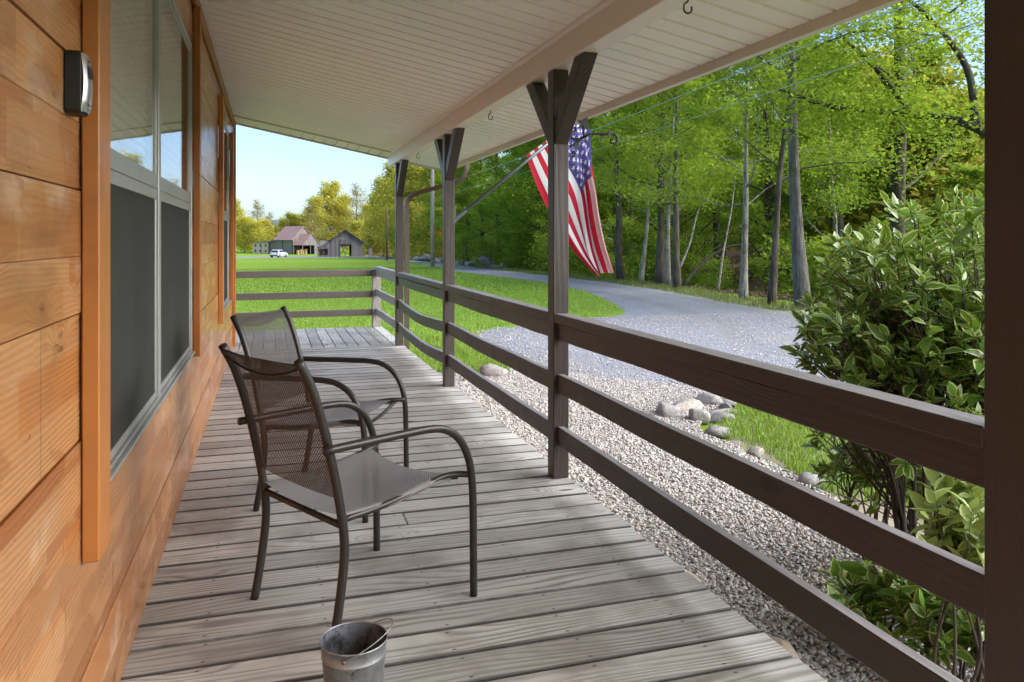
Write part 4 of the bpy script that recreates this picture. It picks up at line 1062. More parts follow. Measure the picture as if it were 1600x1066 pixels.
# ------------------------------------------------------------------ barns
def barn_big():
    t = thing('barn', 'weathered barn with a faded red tin roof and a long low lean-to', 'barn', (0, 0, 0))
    al = R(48); L = Vector((math.cos(al), -math.sin(al), 0)); Wv = Vector((-math.sin(al), -math.cos(al), 0))
    z0 = gzf(2, 205)
    O = Vector((5.6, 203.0, z0))    # foot of the near corner of the gable end
    t.location = O
    M = Matrix(((L.x, Wv.x, 0), (L.y, Wv.y, 0), (0, 0, 1)))
    def P(l, w, z): return tuple(M @ Vector((l, w, z)))
    def quads(name, qs, mat, par=t):
        mb = MB()
        for q in qs:
            # give each sheet a little thickness
            a = [Vector(P(*c)) for c in q]; n = (a[1]-a[0]).cross(a[2]-a[0]).normalized()*.08
            k = len(a); mb.add(a+[p-n for p in a], [tuple(range(k)), tuple(range(2*k-1, k-1, -1))]+[(i, i+k, (i+1) % k+k, (i+1) % k) for i in range(k)])
        return mb.build(name, mat, par)
    g = 7.0
    quads('wall', [[(0, 0, 0), (0, -g, 0), (0, -g, 3.9), (0, -g/2, 7.0), (0, 0, 3.9)], [(-6.2, 0, 0), (0, 0, 0), (0, 0, 3.9), (-6.2, 0, 3.9)], [(-6.2, 0, 0), (-6.2, -g, 0), (-6.2, -g, 3.9), (-6.2, -g/2, 7), (-6.2, 0, 3.9)], [(-6.2, -g, 0), (0, -g, 0), (0, -g, 3.9), (-6.2, -g, 3.9)]], MT['barn'])
    quads('roof', [[(-6.6, .4, 3.65), (.3, .4, 3.65), (.3, -g/2, 7.12), (-6.6, -g/2, 7.12)], [(-6.6, -g-.4, 3.65), (.3, -g-.4, 3.65), (.3, -g/2, 7.12), (-6.6, -g/2, 7.12)]], MT['tin'])
    quads('lean_to_wall', [[(-14.4, .06, 0), (-8.8, .06, 0), (-8.8, .06, 3.1), (-14.4, .06, 3.0)], [(-14.4, .06, 0), (-14.4, -6, 0), (-14.4, -6, 3.), (-14.4, .06, 3.)]], MT['barn_white'])
    wn = MB()
    for a in (-13.7, -11.9, -9.9):
        for zz in (.5, 1.9): wn.add([P(a, .10, zz), P(a+.5, .10, zz), P(a+.5, .10, zz+.6), P(a, .10, zz+.6)], [(0, 1, 2, 3)])
    wn.build('window', MT['barndark'], t)
    quads('dark_wall', [[(-8.79, .06, 0), (-6.2, .06, 0), (-6.2, .06, 3.2), (-8.79, .06, 3.1)], [(-14.4, -6, 0), (-6.2, -6, 0), (-6.2, -6, 3.6), (-14.4, -6, 3.4)]], MT['barn_dark'])
    quads('lean_to_roof', [[(-14.8, .5, 3.05), (-6.3, .5, 3.35), (-6.3, -6.3, 3.9), (-14.8, -6.3, 3.5)]], MT['barnroof'])
    # gabled porch on the end
    c = -3.2; h = 3.0
    quads('porch_roof', [[(-.2, c+h, 2.35), (3.4, c+h, 2.35), (3.4, c, 5.15), (-.2, c, 5.15)], [(-.2, c-h, 2.35), (3.4, c-h, 2.35), (3.4, c, 5.15), (-.2, c, 5.15)]], MT['tin'])
    quads('porch_gable', [[(3.2, c+h, 2.3), (3.2, c-h, 2.3), (3.2, c, 5.0)]], MT['barn'])
    quads('porch_side', [[(.1, c-h, 0), (3.2, c-h, 0), (3.2, c-h, 2.3), (.1, c-h, 2.3)], [(3.2, c-1.2, 0), (3.2, c-h, 0), (3.2, c-h, 2.3), (3.2, c-1.2, 2.3)]], MT['barn'])
    quads('doorway', [[(.06, c+h-.4, 0), (.06, c-h+.4, 0), (.06, c-h+.4, 2.25), (.06, c+h-.4, 2.25)]], MT['barndark'])
    mb = MB()
    for w in (c+h-.1, c+.2, c-1.2): mb.beam(P(3.15, w, 0), P(3.15, w, 2.35), .2, .2, (1, 0, 0))
    mb.build('porch_post', MT['barn'], t)
    mb = MB()
    for k in range(4): mb.tube([P(.9+.3*(k % 2), c+h-.7-k*.8, .0), P(.9+.3*(k % 2), c+h-.7-k*.8, 1.1+.2*(k % 2))], .38, 10)
    mb.build('straw_bale', MT['hay'], t)
    quads('shed_wall', [[(1.5, -g-1, 0), (1.5, -g-5.6, 0), (1.5, -g-5.6, 3.5), (1.5, -g-1, 3.9)]], MT['barn'])
    quads('shed_roof', [[(1.9, -g-.6, 4.0), (1.9, -g-6, 3.5), (-4, -g-6, 4.), (-4, -g-.6, 4.5)]], MT['barnroof'])
    return t
barn_big()
def barn_small():
    x0, y0 = 14.95, 163.
    t = thing('barn', 'dark grey open fronted gable barn with lean-tos on both sides', 'barn', (x0, y0, gzf(x0, y0)), R(-4))
    D = 7.
    def sl(qs, name, mat, th=.1):
        mb = MB()
        for q in qs: mb.prism(q[0], 'y', q[1], q[1]+th)
        return mb.build(name, mat, t)
    w, e, rg = 3.45, 3.0, 5.45
    sl([([(-w, 0), (-.95, 0), (-.95, 2.55), (1.2, 2.55), (1.2, 0), (w, 0), (w, e), (0, rg), (-w, e)], 0)], 'front_wall', MT['barn'])
    sl([([(-w, 0), (-.95, 0), (-.95, 2.2), (1.0, 2.2), (1.0, 0), (w, 0), (w, e), (0, rg), (-w, e)], D)], 'back_wall', MT['barndark'])
    mb = MB(); mb.box(-w, -w+.1, .11, D-.01, 0, e); mb.box(w-.1, w, .11, D-.01, 0, e); mb.build('side_wall', MT['barn'], t)
    mb = MB()
    for s in (-1, 1): mb.prism([(s*(w+.35), e-.2), (0, rg+.06), (0, rg+.2), (s*(w+.35), e-.07)], 'y', -.5, D+.4)
    mb.build('roof', MT['barnroof'], t)
    mb = MB()
    for s in (-1, 1): mb.prism([(s*(w+.05), 2.75), (s*(w+2.15), 1.85), (s*(w+2.15), 1.97), (s*(w+.05), 2.87)], 'y', -.3, D)
    mb.build('lean_to_roof', MT['barnroof'], t)
    mb = MB(); mb.box(-w-2.1, -w-1.9, -.1, .1, 0, 1.85); mb.box(-w-2.1, -w-.02, -.05, .05, 0, .35); mb.prism([(-w-2.1, 1.6), (-w-.02, 1.6), (-w-.02, 2.7), (-w-2.1, 1.8)], 'y', -.03, .03)
    mb.box(w+1.3, w+2.1, -.1, .1, 0, 1.9); mb.box(w+.1, w+.5, -.05, .05, 0, .8)
    mb.box(-w-2.1, -w-.02, 5., 5.1, 0, 1.9)
    mb.build('lean_to_post', MT['barn'], t)
    mb = MB(); 
    for k in range(4): mb.tube([(-w-1.7+.45*k, 2.5+.3*(k % 2), 0), (-w-1.7+.45*k, 2.5+.3*(k % 2), 1.2)], .3, 10)
    mb.build('straw_bale', MT['hay'], t)
    return t
barn_small()
sg = thing('sign_frame', 'dark upright post frame with a pale crossbar in front of the open barn', 'sign post', (13.4, 152., gzf(13.4, 152)))
mb = MB(); mb.beam((-.55, 0, 0), (-.55, 0, 3.6), .14, .14, (1, 0, 0)); mb.beam((.5, 0, -.1), (.5, 0, 3.5), .12, .12, (1, 0, 0)); mb.build('upright', MT['poledark'], sg)
mb = MB(); mb.beam((-.62, -.12, 3.62), (.58, -.12, 3.55), .08, .16); mb.build('crossbar', MT['polewood'], sg)

# ------------------------------------------------------------------ parked car
car = thing('parked_car', 'white hatchback parked on the gravel in front of the red roofed barn', 'car', (1.75, 157.8, gzf(1.75, 157.8)+.0), R(62))
out = [(-2.0, .35), (-2.05, .62), (-1.98, .85), (-1.82, .98), (-1.55, 1.42), (-1.3, 1.52), (.1, 1.50), (.55, 1.36), (1.0, 1.0), (1.75, .88), (2.02, .70), (2.05, .35)]
mb = MB(); n = len(out); vs = []
for y, k in ((-.86, 0), (.86, 0)):
    for (x, z) in out: vs.append((x, y*(1 if z < 1.02 else .80), z))
fs = [tuple(range(n)), tuple(range(2*n-1, n-1, -1))]+[(i, i+n, (i+1) % n+n, (i+1) % n) for i in range(n)]
mb.add(vs, fs); mb.build('body', MT['carpaint'], car, bevel=.05, seg=2)
mb = MB()
for s in (-1, 1): mb.add([(-1.5, s*.885*.99, 1.03), (.85, s*.885*.99, 1.03), (.35, s*.73, 1.40), (-1.3, s*.73, 1.43)], [(0, 1, 2, 3)])
mb.add([(-1.83, -.72, 1.03), (-1.83, .72, 1.03), (-1.60, .62, 1.40), (-1.60, -.62, 1.40)], [(0, 1, 2, 3)]); mb.add([(1.06, -.7, 1.01), (1.06, .7, 1.01), (.62, .6, 1.36), (.62, -.6, 1.36)], [(0, 1, 2, 3)])
mb.build('car_window', MT['carglass'], car)
for x in (-1.3, 1.3):
    for y in (-.80, .80):
        m = MB(); m.tube([(x, y-.1, .32), (x, y+.1, .32)], .33, 18); wl = m.build('wheel', MT['tyre'], car)
        m = MB(); m.tube([(x, y+math.copysign(.095, y), .32), (x, y+math.copysign(.112, y), .32)], .19, 14); m.build('rim', MT['alum'], wl)
for y in (-.68, .68): MB().box(-2.07, -1.96, y-.1, y+.1, .72, .9).build('tail_light', MT['taillight'], car)
MB().box(-2.10, -2.0, -.8, .8, .33, .5).build('bumper', MT['black'], car)

# ------------------------------------------------------------------ poles and wires
def upole(label, x, y, h, r, mat, arm):
    t = thing('utility_pole', label, 'pole', (x, y, gzf(x, y)))
    mb = MB(); mb.tube([(0, 0, -.2), (0, 0, h*.5), (0.03, 0, h)], [r, r*.9, r*.72], 10); mb.build('pole_shaft', mat, t, True)
    mb = MB(); mb.tube([(.03, 0, h-1.5), (.16, 0, h-1.5)], .05, 8); mb.tube([(.03, 0, h-3), (.16, 0, h-3)], .05, 8); mb.build('insulator', MT['black'], t)
    return t
upole('pale utility pole beside the drive, seen between the two far posts', 12.62, 61.9, 9.6, .17, MT['polewood'], 1)
upole('thin dark utility pole farther down the drive near the open barn', 15.1, 104.6, 7.0, .13, MT['poledark'], 1)
def wire(label, a, b, s, r):
    a = Vector(a); b = Vector(b); p = [a.lerp(b, t)-Vector((0, 0, s*4*t*(1-t))) for t in np.linspace(0, 1, 28)]
    m = MB(); m.tube(p, r, 5); o = m.build('overhead_wire', MT['wire'], None, True); tag(o, label, 'wire', 'overhead wires running to the pole')
wire('upper overhead wire slanting across the woods to the pale pole', (12.66, 61.9, 5.55), (7.5, -11, 4.9), .35, .010)
wire('lower overhead wire slanting across the woods to the pale pole', (12.66, 61.9, 4.7), (7.5, -11, 4.4), .35, .006)
# ------------------------------------------------------------------ trees
def grow(seed, H, r0, cb, spread, limbs, twigs, nleaf, ls, lean=(0, 0), wob=.35, flat=.5, trunkseg=9, fork=0, droop=.25, top=.2, dens=1., sig=.24, tw=1.):
    g = np.random.default_rng(seed); mb = MB()
    hs = np.linspace(0, 1, 8); off = np.cumsum(g.normal(0, wob/8*H/10, (8, 2)), 0); off[0] = 0
    path = np.column_stack([off[:, 0]+lean[0]*hs*H, off[:, 1]+lean[1]*hs*H, hs*H-.15*(hs == 0)])
    rad = r0*(1-.86*hs**.9)*np.where(hs == 0, 1.35, 1)
    pth = np.array(crm(path, 3)); rr = np.interp(np.linspace(0, 1, len(pth)), hs, rad)*(1+g.normal(0, .035, len(pth))); mb.tube(pth, rr, trunkseg)
    def tp(h):
        f = h/H; return np.array([np.interp(f, hs, path[:, 0]), np.interp(f, hs, path[:, 1]), h]), np.interp(f, hs, rad)
    LP = []
    for i in range(limbs):
        fr = ((i+g.uniform(.1, .9))/limbs)**.95; h = cb+(H*.97-cb)*fr
        p0, rt = tp(h); az = i*2.4+g.uniform(-.5, .5); L = spread*(1-(1-top)*fr**1.4)*g.uniform(.65, 1.15)
        el = g.uniform(.05, .5)+.55*fr; d = np.array([math.cos(az)*math.cos(el), math.sin(az)*math.cos(el), math.sin(el)])
        q = [p0]; dd = d.copy(); n = 5
        for k in range(n):
            dd = dd+g.normal(0, .16, 3)+np.array([0, 0, -droop*.22*(k/n)+.05]); dd /= np.linalg.norm(dd); q.append(q[-1]+dd*L/n)
        q = np.array(q); rl = max(.010, min(rt*.36, .018+.009*L)); mb.tube(q, np.linspace(rl, .008, n+1), 5, False)
        for k in range(twigs):
            t = g.uniform(.22, 1.)**.8; f = t*n; a = min(int(f), n-1); b = q[a]+(q[a+1]-q[a])*(f-a)
            ax = q[a+1]-q[a]; ax /= np.linalg.norm(ax); sdir = np.cross(ax, [0, 0, 1]); sdir /= max(np.linalg.norm(sdir), 1e-6)
            td = ax*g.uniform(.2, .9)+sdir*g.choice([-1, 1])*g.uniform(.4, 1.)+np.array([0, 0, g.uniform(-.25, .4)]); td /= np.linalg.norm(td)
            tl = g.uniform(.35, 1.)*(.5+.19*L)*tw; e = b+td*tl
            if k % 2 == 0: mb.tube([b, b+td*tl*.5+[0, 0, .03], e], [.010, .007, .004], 3, False)
            m = max(1, int(nleaf*g.uniform(.5, 1.4)*dens)); s = g.uniform(.05, 1.12, m)
            P = b+td*tl*s[:, None]+g.normal(0, 1, (m, 3))*np.array([sig, sig, sig*flat])*(.5+.2*L)
            LP.append(P)
    P = np.concatenate(LP) if LP else np.zeros((1, 3))
    n = len(P); N = g.normal(0, .55, (n, 3))+[0, 0, 1.]; N /= np.linalg.norm(N, axis=1)[:, None]
    T = g.normal(0, 1, (n, 3))+[0, 0, -.35]; T -= N*(T*N).sum(1)[:, None]; T /= np.linalg.norm(T, axis=1)[:, None]
    B = np.cross(N, T); Ls = ls*g.lognormal(0, .25, n)[:, None]; Wd = Ls*g.uniform(.5, .8, (n, 1))
    V = np.stack([P, P+T*Ls*.5+B*Wd*.5+N*Ls*.1, P+T*Ls, P+T*Ls*.5-B*Wd*.5+N*Ls*.1], 1).reshape(-1, 3)
    F = np.arange(4*n).reshape(-1, 4)
    return mb, V, F, g.uniform(0, 1, n)
def tree(name, label, cat, loc, rz, args, bk, lf, group=None, sc=1.):
    mb, V, F, t = grow(**args); r = thing(name, label, cat, loc, rz, group)
    mb.build('trunk', MT[bk], r, True, norm=False)
    link('crown', fast_mesh('crown', V, F, False, {'tint': t}), MT[lf], r)
    r.scale = (sc,)*3
    return r
def dup(root, loc, rz, sc, label, group):
    r = root.copy(); C.objects.link(r); r.location = loc; r.rotation_euler = (0, 0, rz); r.scale = sc; r['label'] = label
    if group: r['group'] = group
    for ch in list(root.children):
        c = ch.copy(); C.objects.link(c); c.parent = r
    return r

# the trunks one can tell apart along the drive
FR = [
 ('big straight smooth grey trunked tree behind the variegated shrub', 12.2, 15.6, dict(seed=21, H=19, r0=.15, cb=4.6, spread=4.6, limbs=26, twigs=11, nleaf=60, ls=0.101, lean=(-.025, .02), wob=.15), 'bark_smooth', 'leaf'),
 ('tall dark trunked tree at the right, its bark flecked with pale lichen', 17.6, 18.3, dict(seed=22, H=21, r0=.25, cb=4.2, spread=5.2, limbs=22, twigs=10, nleaf=42, ls=0.109, wob=.12), 'bark_dk', 'leaf'),
 ('short tree with a pale mottled trunk and low spreading bright crown', 12.75, 18.9, dict(seed=23, H=8.6, r0=.11, cb=2.4, spread=3.8, limbs=26, twigs=12, nleaf=69, ls=0.090, wob=.2), 'bark_pale', 'leaf'),
 ('leaning forked tree with peeling brown bark to the right of the pale trunk', 12.3, 17.0, dict(seed=24, H=11.5, r0=.095, cb=3.0, spread=3.6, limbs=22, twigs=10, nleaf=60, ls=0.094, lean=(.10, .03), wob=.5), 'bark', 'leaf_dk'),
 ('grey trunk flaring at its foot between the flag and the pale mottled tree', 15.1, 28.2, dict(seed=25, H=16, r0=.175, cb=3.2, spread=4.8, limbs=30, twigs=12, nleaf=69, ls=0.109, lean=(.01, 0), wob=.2), 'bark', 'leaf'),
 ('slim leaning tree with a broken crooked top just right of the flag', 15.3, 32.2, dict(seed=26, H=10.5, r0=.2, cb=4.0, spread=3.0, limbs=10, twigs=5, nleaf=18, ls=0.094, lean=(-.09, .0), wob=.9), 'bark', 'leaf_dk'),
 ('slim whitish leaning trunk right of the crooked tree', 15.5, 30.7, dict(seed=27, H=9, r0=.11, cb=2.4, spread=3.4, limbs=22, twigs=10, nleaf=63, ls=0.094, lean=(.10, .02), wob=.3), 'bark_pale', 'leaf'),
 ('thin pale stemmed tree beside the flaring grey trunk', 14.95, 27.2, dict(seed=28, H=10, r0=.10, cb=2.4, spread=3.4, limbs=24, twigs=10, nleaf=63, ls=0.094, lean=(.03, 0), wob=.4), 'bark_pale', 'leaf'),
 ('small mottled tree in the middle of the verge with a bright low crown', 14.1, 25.0, dict(seed=29, H=9.5, r0=.14, cb=2.6, spread=3.8, limbs=24, twigs=11, nleaf=66, ls=0.094, lean=(-.01, 0), wob=.4), 'bark', 'leaf'),
 ('dark trunk seen beside the upper flag, standing deeper in the wood', 20.2, 37.5, dict(seed=30, H=17, r0=.25, cb=3.4, spread=5.2, limbs=30, twigs=12, nleaf=66, ls=0.125, wob=.2), 'bark_dk', 'leaf'),
 ('spreading dark limbed tree left of the bracket post with slim stems', 19.2, 50.5, dict(seed=31, H=14, r0=.27, cb=2.8, spread=5.8, limbs=32, twigs=12, nleaf=75, ls=0.140, lean=(.05, 0), wob=.7), 'bark_dk', 'leaf'),
 ('dark leaning double stemmed tree at the end of the boulder heap', 20.6, 57.5, dict(seed=32, H=15, r0=.24, cb=2.8, spread=5.6, limbs=32, twigs=12, nleaf=75, ls=0.148, lean=(.09, 0), wob=.5), 'bark_dk', 'leaf_dk'),
 ('broad bright green tree behind the flag pole', 22.5, 66, dict(seed=33, H=15, r0=.24, cb=3., spread=5.8, limbs=32, twigs=12, nleaf=75, ls=0.164, wob=.4), 'bark_dk', 'leaf'),
 ('thin pale sapling left of the bracket post at the verge', 16.9, 43., dict(seed=34, H=7.5, r0=.07, cb=2., spread=2.6, limbs=18, twigs=9, nleaf=51, ls=0.094, lean=(-.05, 0), wob=.5), 'bark_pale', 'leaf'),
]
for (lab, x, y, a, bk, lf) in FR: tree('broadleaf_tree', lab, 'tree', (x, y, gzf(x, y)), 0, a, bk, lf)
# arching limbs reaching in at the right
r = thing('broadleaf_tree', 'tree with thick dark arching limbs reaching in beside the dark post at the right', 'tree', (14.6, 11.2, gzf(14.6, 11.2)))
mb = MB(); g = np.random.default_rng(77)
limbpts = [[(0, 0, -.2), (-.1, .3, 1.6), (-.3, .6, 3.0), (-.9, 1.0, 3.9), (-1.8, 1.8, 4.25), (-3.0, 2.6, 4.45), (-4.0, 3.2, 4.9)], [(-.9, 1.0, 3.9), (-.7, 1.4, 5.2), (-1.1, 2., 6.4), (-1.9, 2.6, 7.4)], [(-1.8, 1.8, 4.25), (-2.0, 2.4, 5.2), (-2.6, 3., 6.2)], [(-.1, .3, 1.6), (.8, 1.2, 3.4), (1.2, 2.0, 6.), (1., 2.4, 9.5)]]
tip = []
for k, q in enumerate(limbpts):
    c = crm(q, 5); mb.tube(c, np.linspace((.17, .09, .07, .12)[k], .025, len(c)), 8); tip += c[len(c)//2:]
mb.build('trunk', MT['bark_dk'], r, True)
LPs = []
for p in tip:
    for _ in range(16):
        d = g.normal(0, 1, 3)*[1, 1, .5]; d /= np.linalg.norm(d); e = p+d*g.uniform(.4, 1.3); LPs.append(e+g.normal(0, 1, (26, 3))*[.24, .24, .1])
P = np.concatenate(LPs); n = len(P); N = g.normal(0, .5, (n, 3))+[0, 0, 1]; N /= np.linalg.norm(N, axis=1)[:, None]; T = g.normal(0, 1, (n, 3)); T -= N*(T*N).sum(1)[:, None]; T /= np.linalg.norm(T, axis=1)[:, None]; B = np.cross(N, T); Ls = .085*g.lognormal(0, .25, n)[:, None]
V = np.stack([P, P+T*Ls*.5+B*Ls*.35, P+T*Ls, P+T*Ls*.5-B*Ls*.35], 1).reshape(-1, 3)
link('crown', fast_mesh('crown', V, np.arange(4*n).reshape(-1, 4), False, {'tint': g.uniform(0, 1, n)}), MT['leaf'], r)

# the wood behind them: six kinds grown once, then copied
WOODS = [(dict(seed=41, H=17, r0=.26, cb=2.4, spread=4.8, limbs=30, twigs=12, nleaf=76, ls=0.139), 'bark', 'leaf'),
         (dict(seed=42, H=14, r0=.2, cb=1.8, spread=4.6, limbs=30, twigs=12, nleaf=76, ls=0.131, lean=(.03, 0)), 'bark_dk', 'leaf'),
         (dict(seed=43, H=19, r0=.28, cb=3.4, spread=4.6, limbs=30, twigs=12, nleaf=73, ls=0.148), 'bark_dk', 'leaf_dk'),
         (dict(seed=44, H=9, r0=.11, cb=1.2, spread=3.4, limbs=26, twigs=11, nleaf=73, ls=0.115, wob=.7), 'bark', 'leaf'),
         (dict(seed=45, H=11, r0=.13, cb=1.6, spread=3.4, limbs=28, twigs=11, nleaf=73, ls=0.115, lean=(-.06, 0), wob=.6), 'bark_pale', 'leaf_dk'),
         (dict(seed=46, H=6, r0=.06, cb=.5, spread=2.4, limbs=18, twigs=9, nleaf=65, ls=0.098, wob=.6), 'bark', 'leaf')]
CA = math.radians(17.39)
def inview(x, y, m=0.1):
    d = x*math.sin(CA)+y*math.cos(CA); X = x*math.cos(CA)-y*math.sin(CA)
    return d > 1 and -.66-m < X/d < .62+m
WL = ['green woodland tree in the wood beyond the drive, one of many behind the front row']
cnt = 0; first = [None]*6; placed = []
g = np.random.default_rng(5)
tries = 0
while cnt < 108 and tries < 6000:
    tries += 1
    y = g.uniform(9, 112); u = g.uniform(0, 1)**1.25; x = 16.4+.05*y+u*(30+.1*y)
    if not inview(x, y): continue
    d = x*math.sin(CA)+y*math.cos(CA); px = 800+1210*(x*math.cos(CA)-y*math.sin(CA))/d
    if px < 700: continue
    k = int(g.choice(6, p=[.2, .2, .2, .16, .14, .10]))
    if px > 1310 and k in (0, 2) and g.uniform() < .75: k = int(g.choice([1, 3, 5]))
    mind = 2.3 if k > 2 else 2.9
    if any((x-a)**2+(y-b)**2 < mind**2 for a, b in placed): continue
    placed.append((x, y)); cnt += 1
    s = g.uniform(.85, 1.2); sc = (s, s, s*g.uniform(.9, 1.1)); rz = g.uniform(0, 6.28); loc = (x, y, gzf(x, y)-.05)
    if px > 1330: sc = (s, s, s*.62)
    if first[k] is None:
        a, bk, lf = WOODS[k]; first[k] = tree('woodland_tree', WL[0], 'tree', loc, rz, a, bk, lf, 'woodland trees beyond the drive'); first[k].scale = sc
    else: dup(first[k], loc, rz, sc, WL[0], 'woodland trees beyond the drive')
# saplings and undergrowth on the bank
SG = 'undergrowth on the wooded bank'; sl = 'leafy undergrowth bush on the brown bank beyond the verge'
b0 = None
for k in range(58):
    y = g.uniform(15, 75); x = 14.6+.045*y+g.uniform(0, 5.5); loc = (x, y, gzf(x, y)-.05); rz = g.uniform(0, 6.28); s = g.uniform(.6, 1.3)
    if not inview(x, y): continue
    if b0 is None: b0 = tree('undergrowth_bush', sl, 'bush', loc, rz, dict(seed=61, H=2.4, r0=.03, cb=.15, spread=1.5, limbs=16, twigs=7, nleaf=22, ls=.11, flat=.8, top=.5), 'bark', 'leaf', SG); b0.scale = (s,)*3
    else: dup(b0, loc, rz, (s,)*3, sl, SG)
for (lab, p, r0) in (('thin pale fallen stem leaning left in the gap beside the pale mottled tree', [(0, 0, -.1), (.5, .4, 1.4), (.95, .6, 2.9), (1.3, .9, 4.1)], .045), ('curved bare sapling arching right over the gap in the trees', [(0, 0, -.1), (1.0, .3, 1.5), (1.9, .9, 3.2), (3.4, 1.4, 4.6)], .05), ('low dark fallen limb lying on the brown bank', [(0, 0, .1), (1.1, .5, .9), (2.4, .8, 1.5), (3.8, 1.2, 1.6)], .08)):
    x, y = {'t': (14.9, 23.6), 'c': (14.5, 26.3), 'l': (14.7, 25.6)}[lab[0]]
    m = MB(); c = crm(p, 5); m.tube(c, np.linspace(r0, r0*.35, len(c)), 6); o = m.build('leaning_stem', MT['bark_pale'] if lab[0] != 'l' else MT['bark_dk'], None, True); o.location = (x, y, gzf(x, y)); tag(o, lab, 'fallen stem')

# trees far off round the barns, sunlight painted into their leaf colour
FAR = [(dict(seed=51, H=17, r0=.35, cb=1.6, spread=6.4, limbs=44, twigs=12, nleaf=26, ls=.40, flat=.8, sig=.62, tw=1.3, top=.35), 'bark_warm', 'leaf_lit'),
       (dict(seed=52, H=14, r0=.25, cb=.9, spread=5.0, limbs=40, twigs=11, nleaf=25, ls=.36, flat=.8, sig=.6, tw=1.3, top=.35), 'bark_warm', 'leaf_lit'),
       (dict(seed=53, H=16, r0=.3, cb=2., spread=5., limbs=34, twigs=10, nleaf=12, ls=.30, flat=.8, sig=.55, tw=1.3, top=.4), 'bark_warm', 'leaf_bud'),
       (dict(seed=54, H=9, r0=.15, cb=.3, spread=4.4, limbs=34, twigs=11, nleaf=24, ls=.34, flat=.8, top=.5, sig=.6, tw=1.3), 'bark_warm', 'leaf_lit')]
ff = [None]*4
def far(k, px, d, h, label, group=None):
    """px: column of the photo the tree was read from, d: its distance, h: its height in metres"""
    a = (px-800)/1210; x = d*(math.sin(CA)+a*math.cos(CA)); y = d*(math.cos(CA)-a*math.sin(CA))
    s = h/FAR[k][0]['H']; w = s*g.uniform(.9, 1.15); loc = (x, y, gzf(x, y)); rz = g.uniform(0, 6.28)
    if ff[k] is None:
        ff[k] = tree('sunlit_tree', label, 'tree', loc, rz, FAR[k][0], FAR[k][1], FAR[k][2], group); ff[k].scale = (w, w, s)
    else:
        r = dup(ff[k], loc, rz, (w, w, s), label, group)
        if not group and 'group' in r: del r['group']
FG = 'sunlit trees round the far field'; fl_ = 'sunlit yellow green tree in the tree line beyond the barns and field'
far(0, 516, 232, 19.5, 'tall broad sunlit tree rising behind the red roofed barn'); far(1, 492, 226, 15, 'bright rounded tree directly left of the tallest tree behind the barns'); far(2, 556, 228, 19, 'thin brownish tree with open branches behind the dark open barn')
far(2, 401, 228, 14.5, 'tall brown tinged budding tree beside the cabin corner in the distance'); far(2, 488, 214, 13, 'bare branched tree standing between the two barns')
for (k, px, d, h) in [(1, 366, 225, 14), (3, 382, 214, 9), (3, 397, 212, 8), (2, 421, 230, 11), (3, 412, 222, 8.5), (1, 455, 236, 11), (1, 442, 240, 9.5), (3, 428, 232, 7), (3, 470, 238, 10), (1, 536, 236, 16), (0, 575, 226, 13), (3, 560, 216, 8), (1, 590, 205, 15), (3, 585, 190, 8), (3, 602, 170, 8), (1, 600, 168, 16), (0, 622, 150, 17), (1, 640, 140, 15), (0, 648, 132, 16), (3, 640, 118, 8), (1, 665, 128, 15), (0, 684, 122, 16), (3, 676, 112, 8), (2, 700, 118, 17), (1, 702, 126, 15), (0, 725, 130, 17), (3, 660, 140, 8), (1, 618, 165, 13), (3, 345, 215, 8), (1, 352, 228, 13)]:
    far(k, px, d, h, fl_, FG)
far(1, 1347, 40, 12., 'bright tree painted sunlit yellow between the smooth grey trunk and the dark trunk'); far(3, 1385, 37, 10.5, 'smaller sunlit yellow tree glimpsed just left of the dark lichen flecked trunk'); far(3, 1490, 34, 8.5, 'low sunlit yellow tree showing through the leaves beside the arching limbs')
HG = 'sunlit trees on the slope behind the woods'; hl = 'sunlit yellow tree glimpsed through the woods on the slope behind'
for (px, d, h) in [(1310, 92, 15), (1345, 88, 17), (1375, 95, 15), (1440, 90, 13), (1480, 92, 13), (1515, 86, 13), (1200, 100, 14), (1110, 108, 13)]: far(1, px, d, h, hl, HG)

# ------------------------------------------------------------------ shrubs by the railing
def leafmesh(P, T, N, L, Wd, curl, tint):
    n = len(P); B = np.cross(N, T)
    sv = np.array([0, .18, .42, .72, 1.]); wv = np.array([.06, .72, 1., .68, .0]); tv = np.array([-1, 0, 1.])
    S, Tt = np.meshgrid(sv, tv, indexing='ij'); Wv = np.repeat(wv[:, None], 3, 1)
    S = S.ravel(); Tt = Tt.ravel(); Wv = Wv.ravel(); m = len(S)
    V = P[:, None]+T[:, None]*(S[None, :, None]*L[:, None, None])+B[:, None]*((Tt*Wv)[None, :, None]*Wd[:, None, None]/2)+N[:, None]*((np.abs(Tt)*Wv)[None, :, None]*Wd[:, None, None]*.16-(S**2)[None, :, None]*(curl*L)[:, None, None])
    f = np.array([(i*3+j, i*3+j+1, (i+1)*3+j+1, (i+1)*3+j) for i in range(4) for j in range(2)])
    F = (np.arange(n)[:, None, None]*m+f[None]).reshape(-1, 4)
    UV = np.tile(np.column_stack([Tt*(.35+.65*(1-np.abs(S-.45))), S]), (n, 1)); UV[:, 0] = np.tile(np.where(S > .95, 1., np.where(S < .02, .6, 1.))*Tt, n)
    tipm = np.tile((S > .95), n); UV[tipm, 0] = np.tile(Tt[S > .95], n)
    return V.reshape(-1, 3), F, UV, np.repeat(tint, 8)
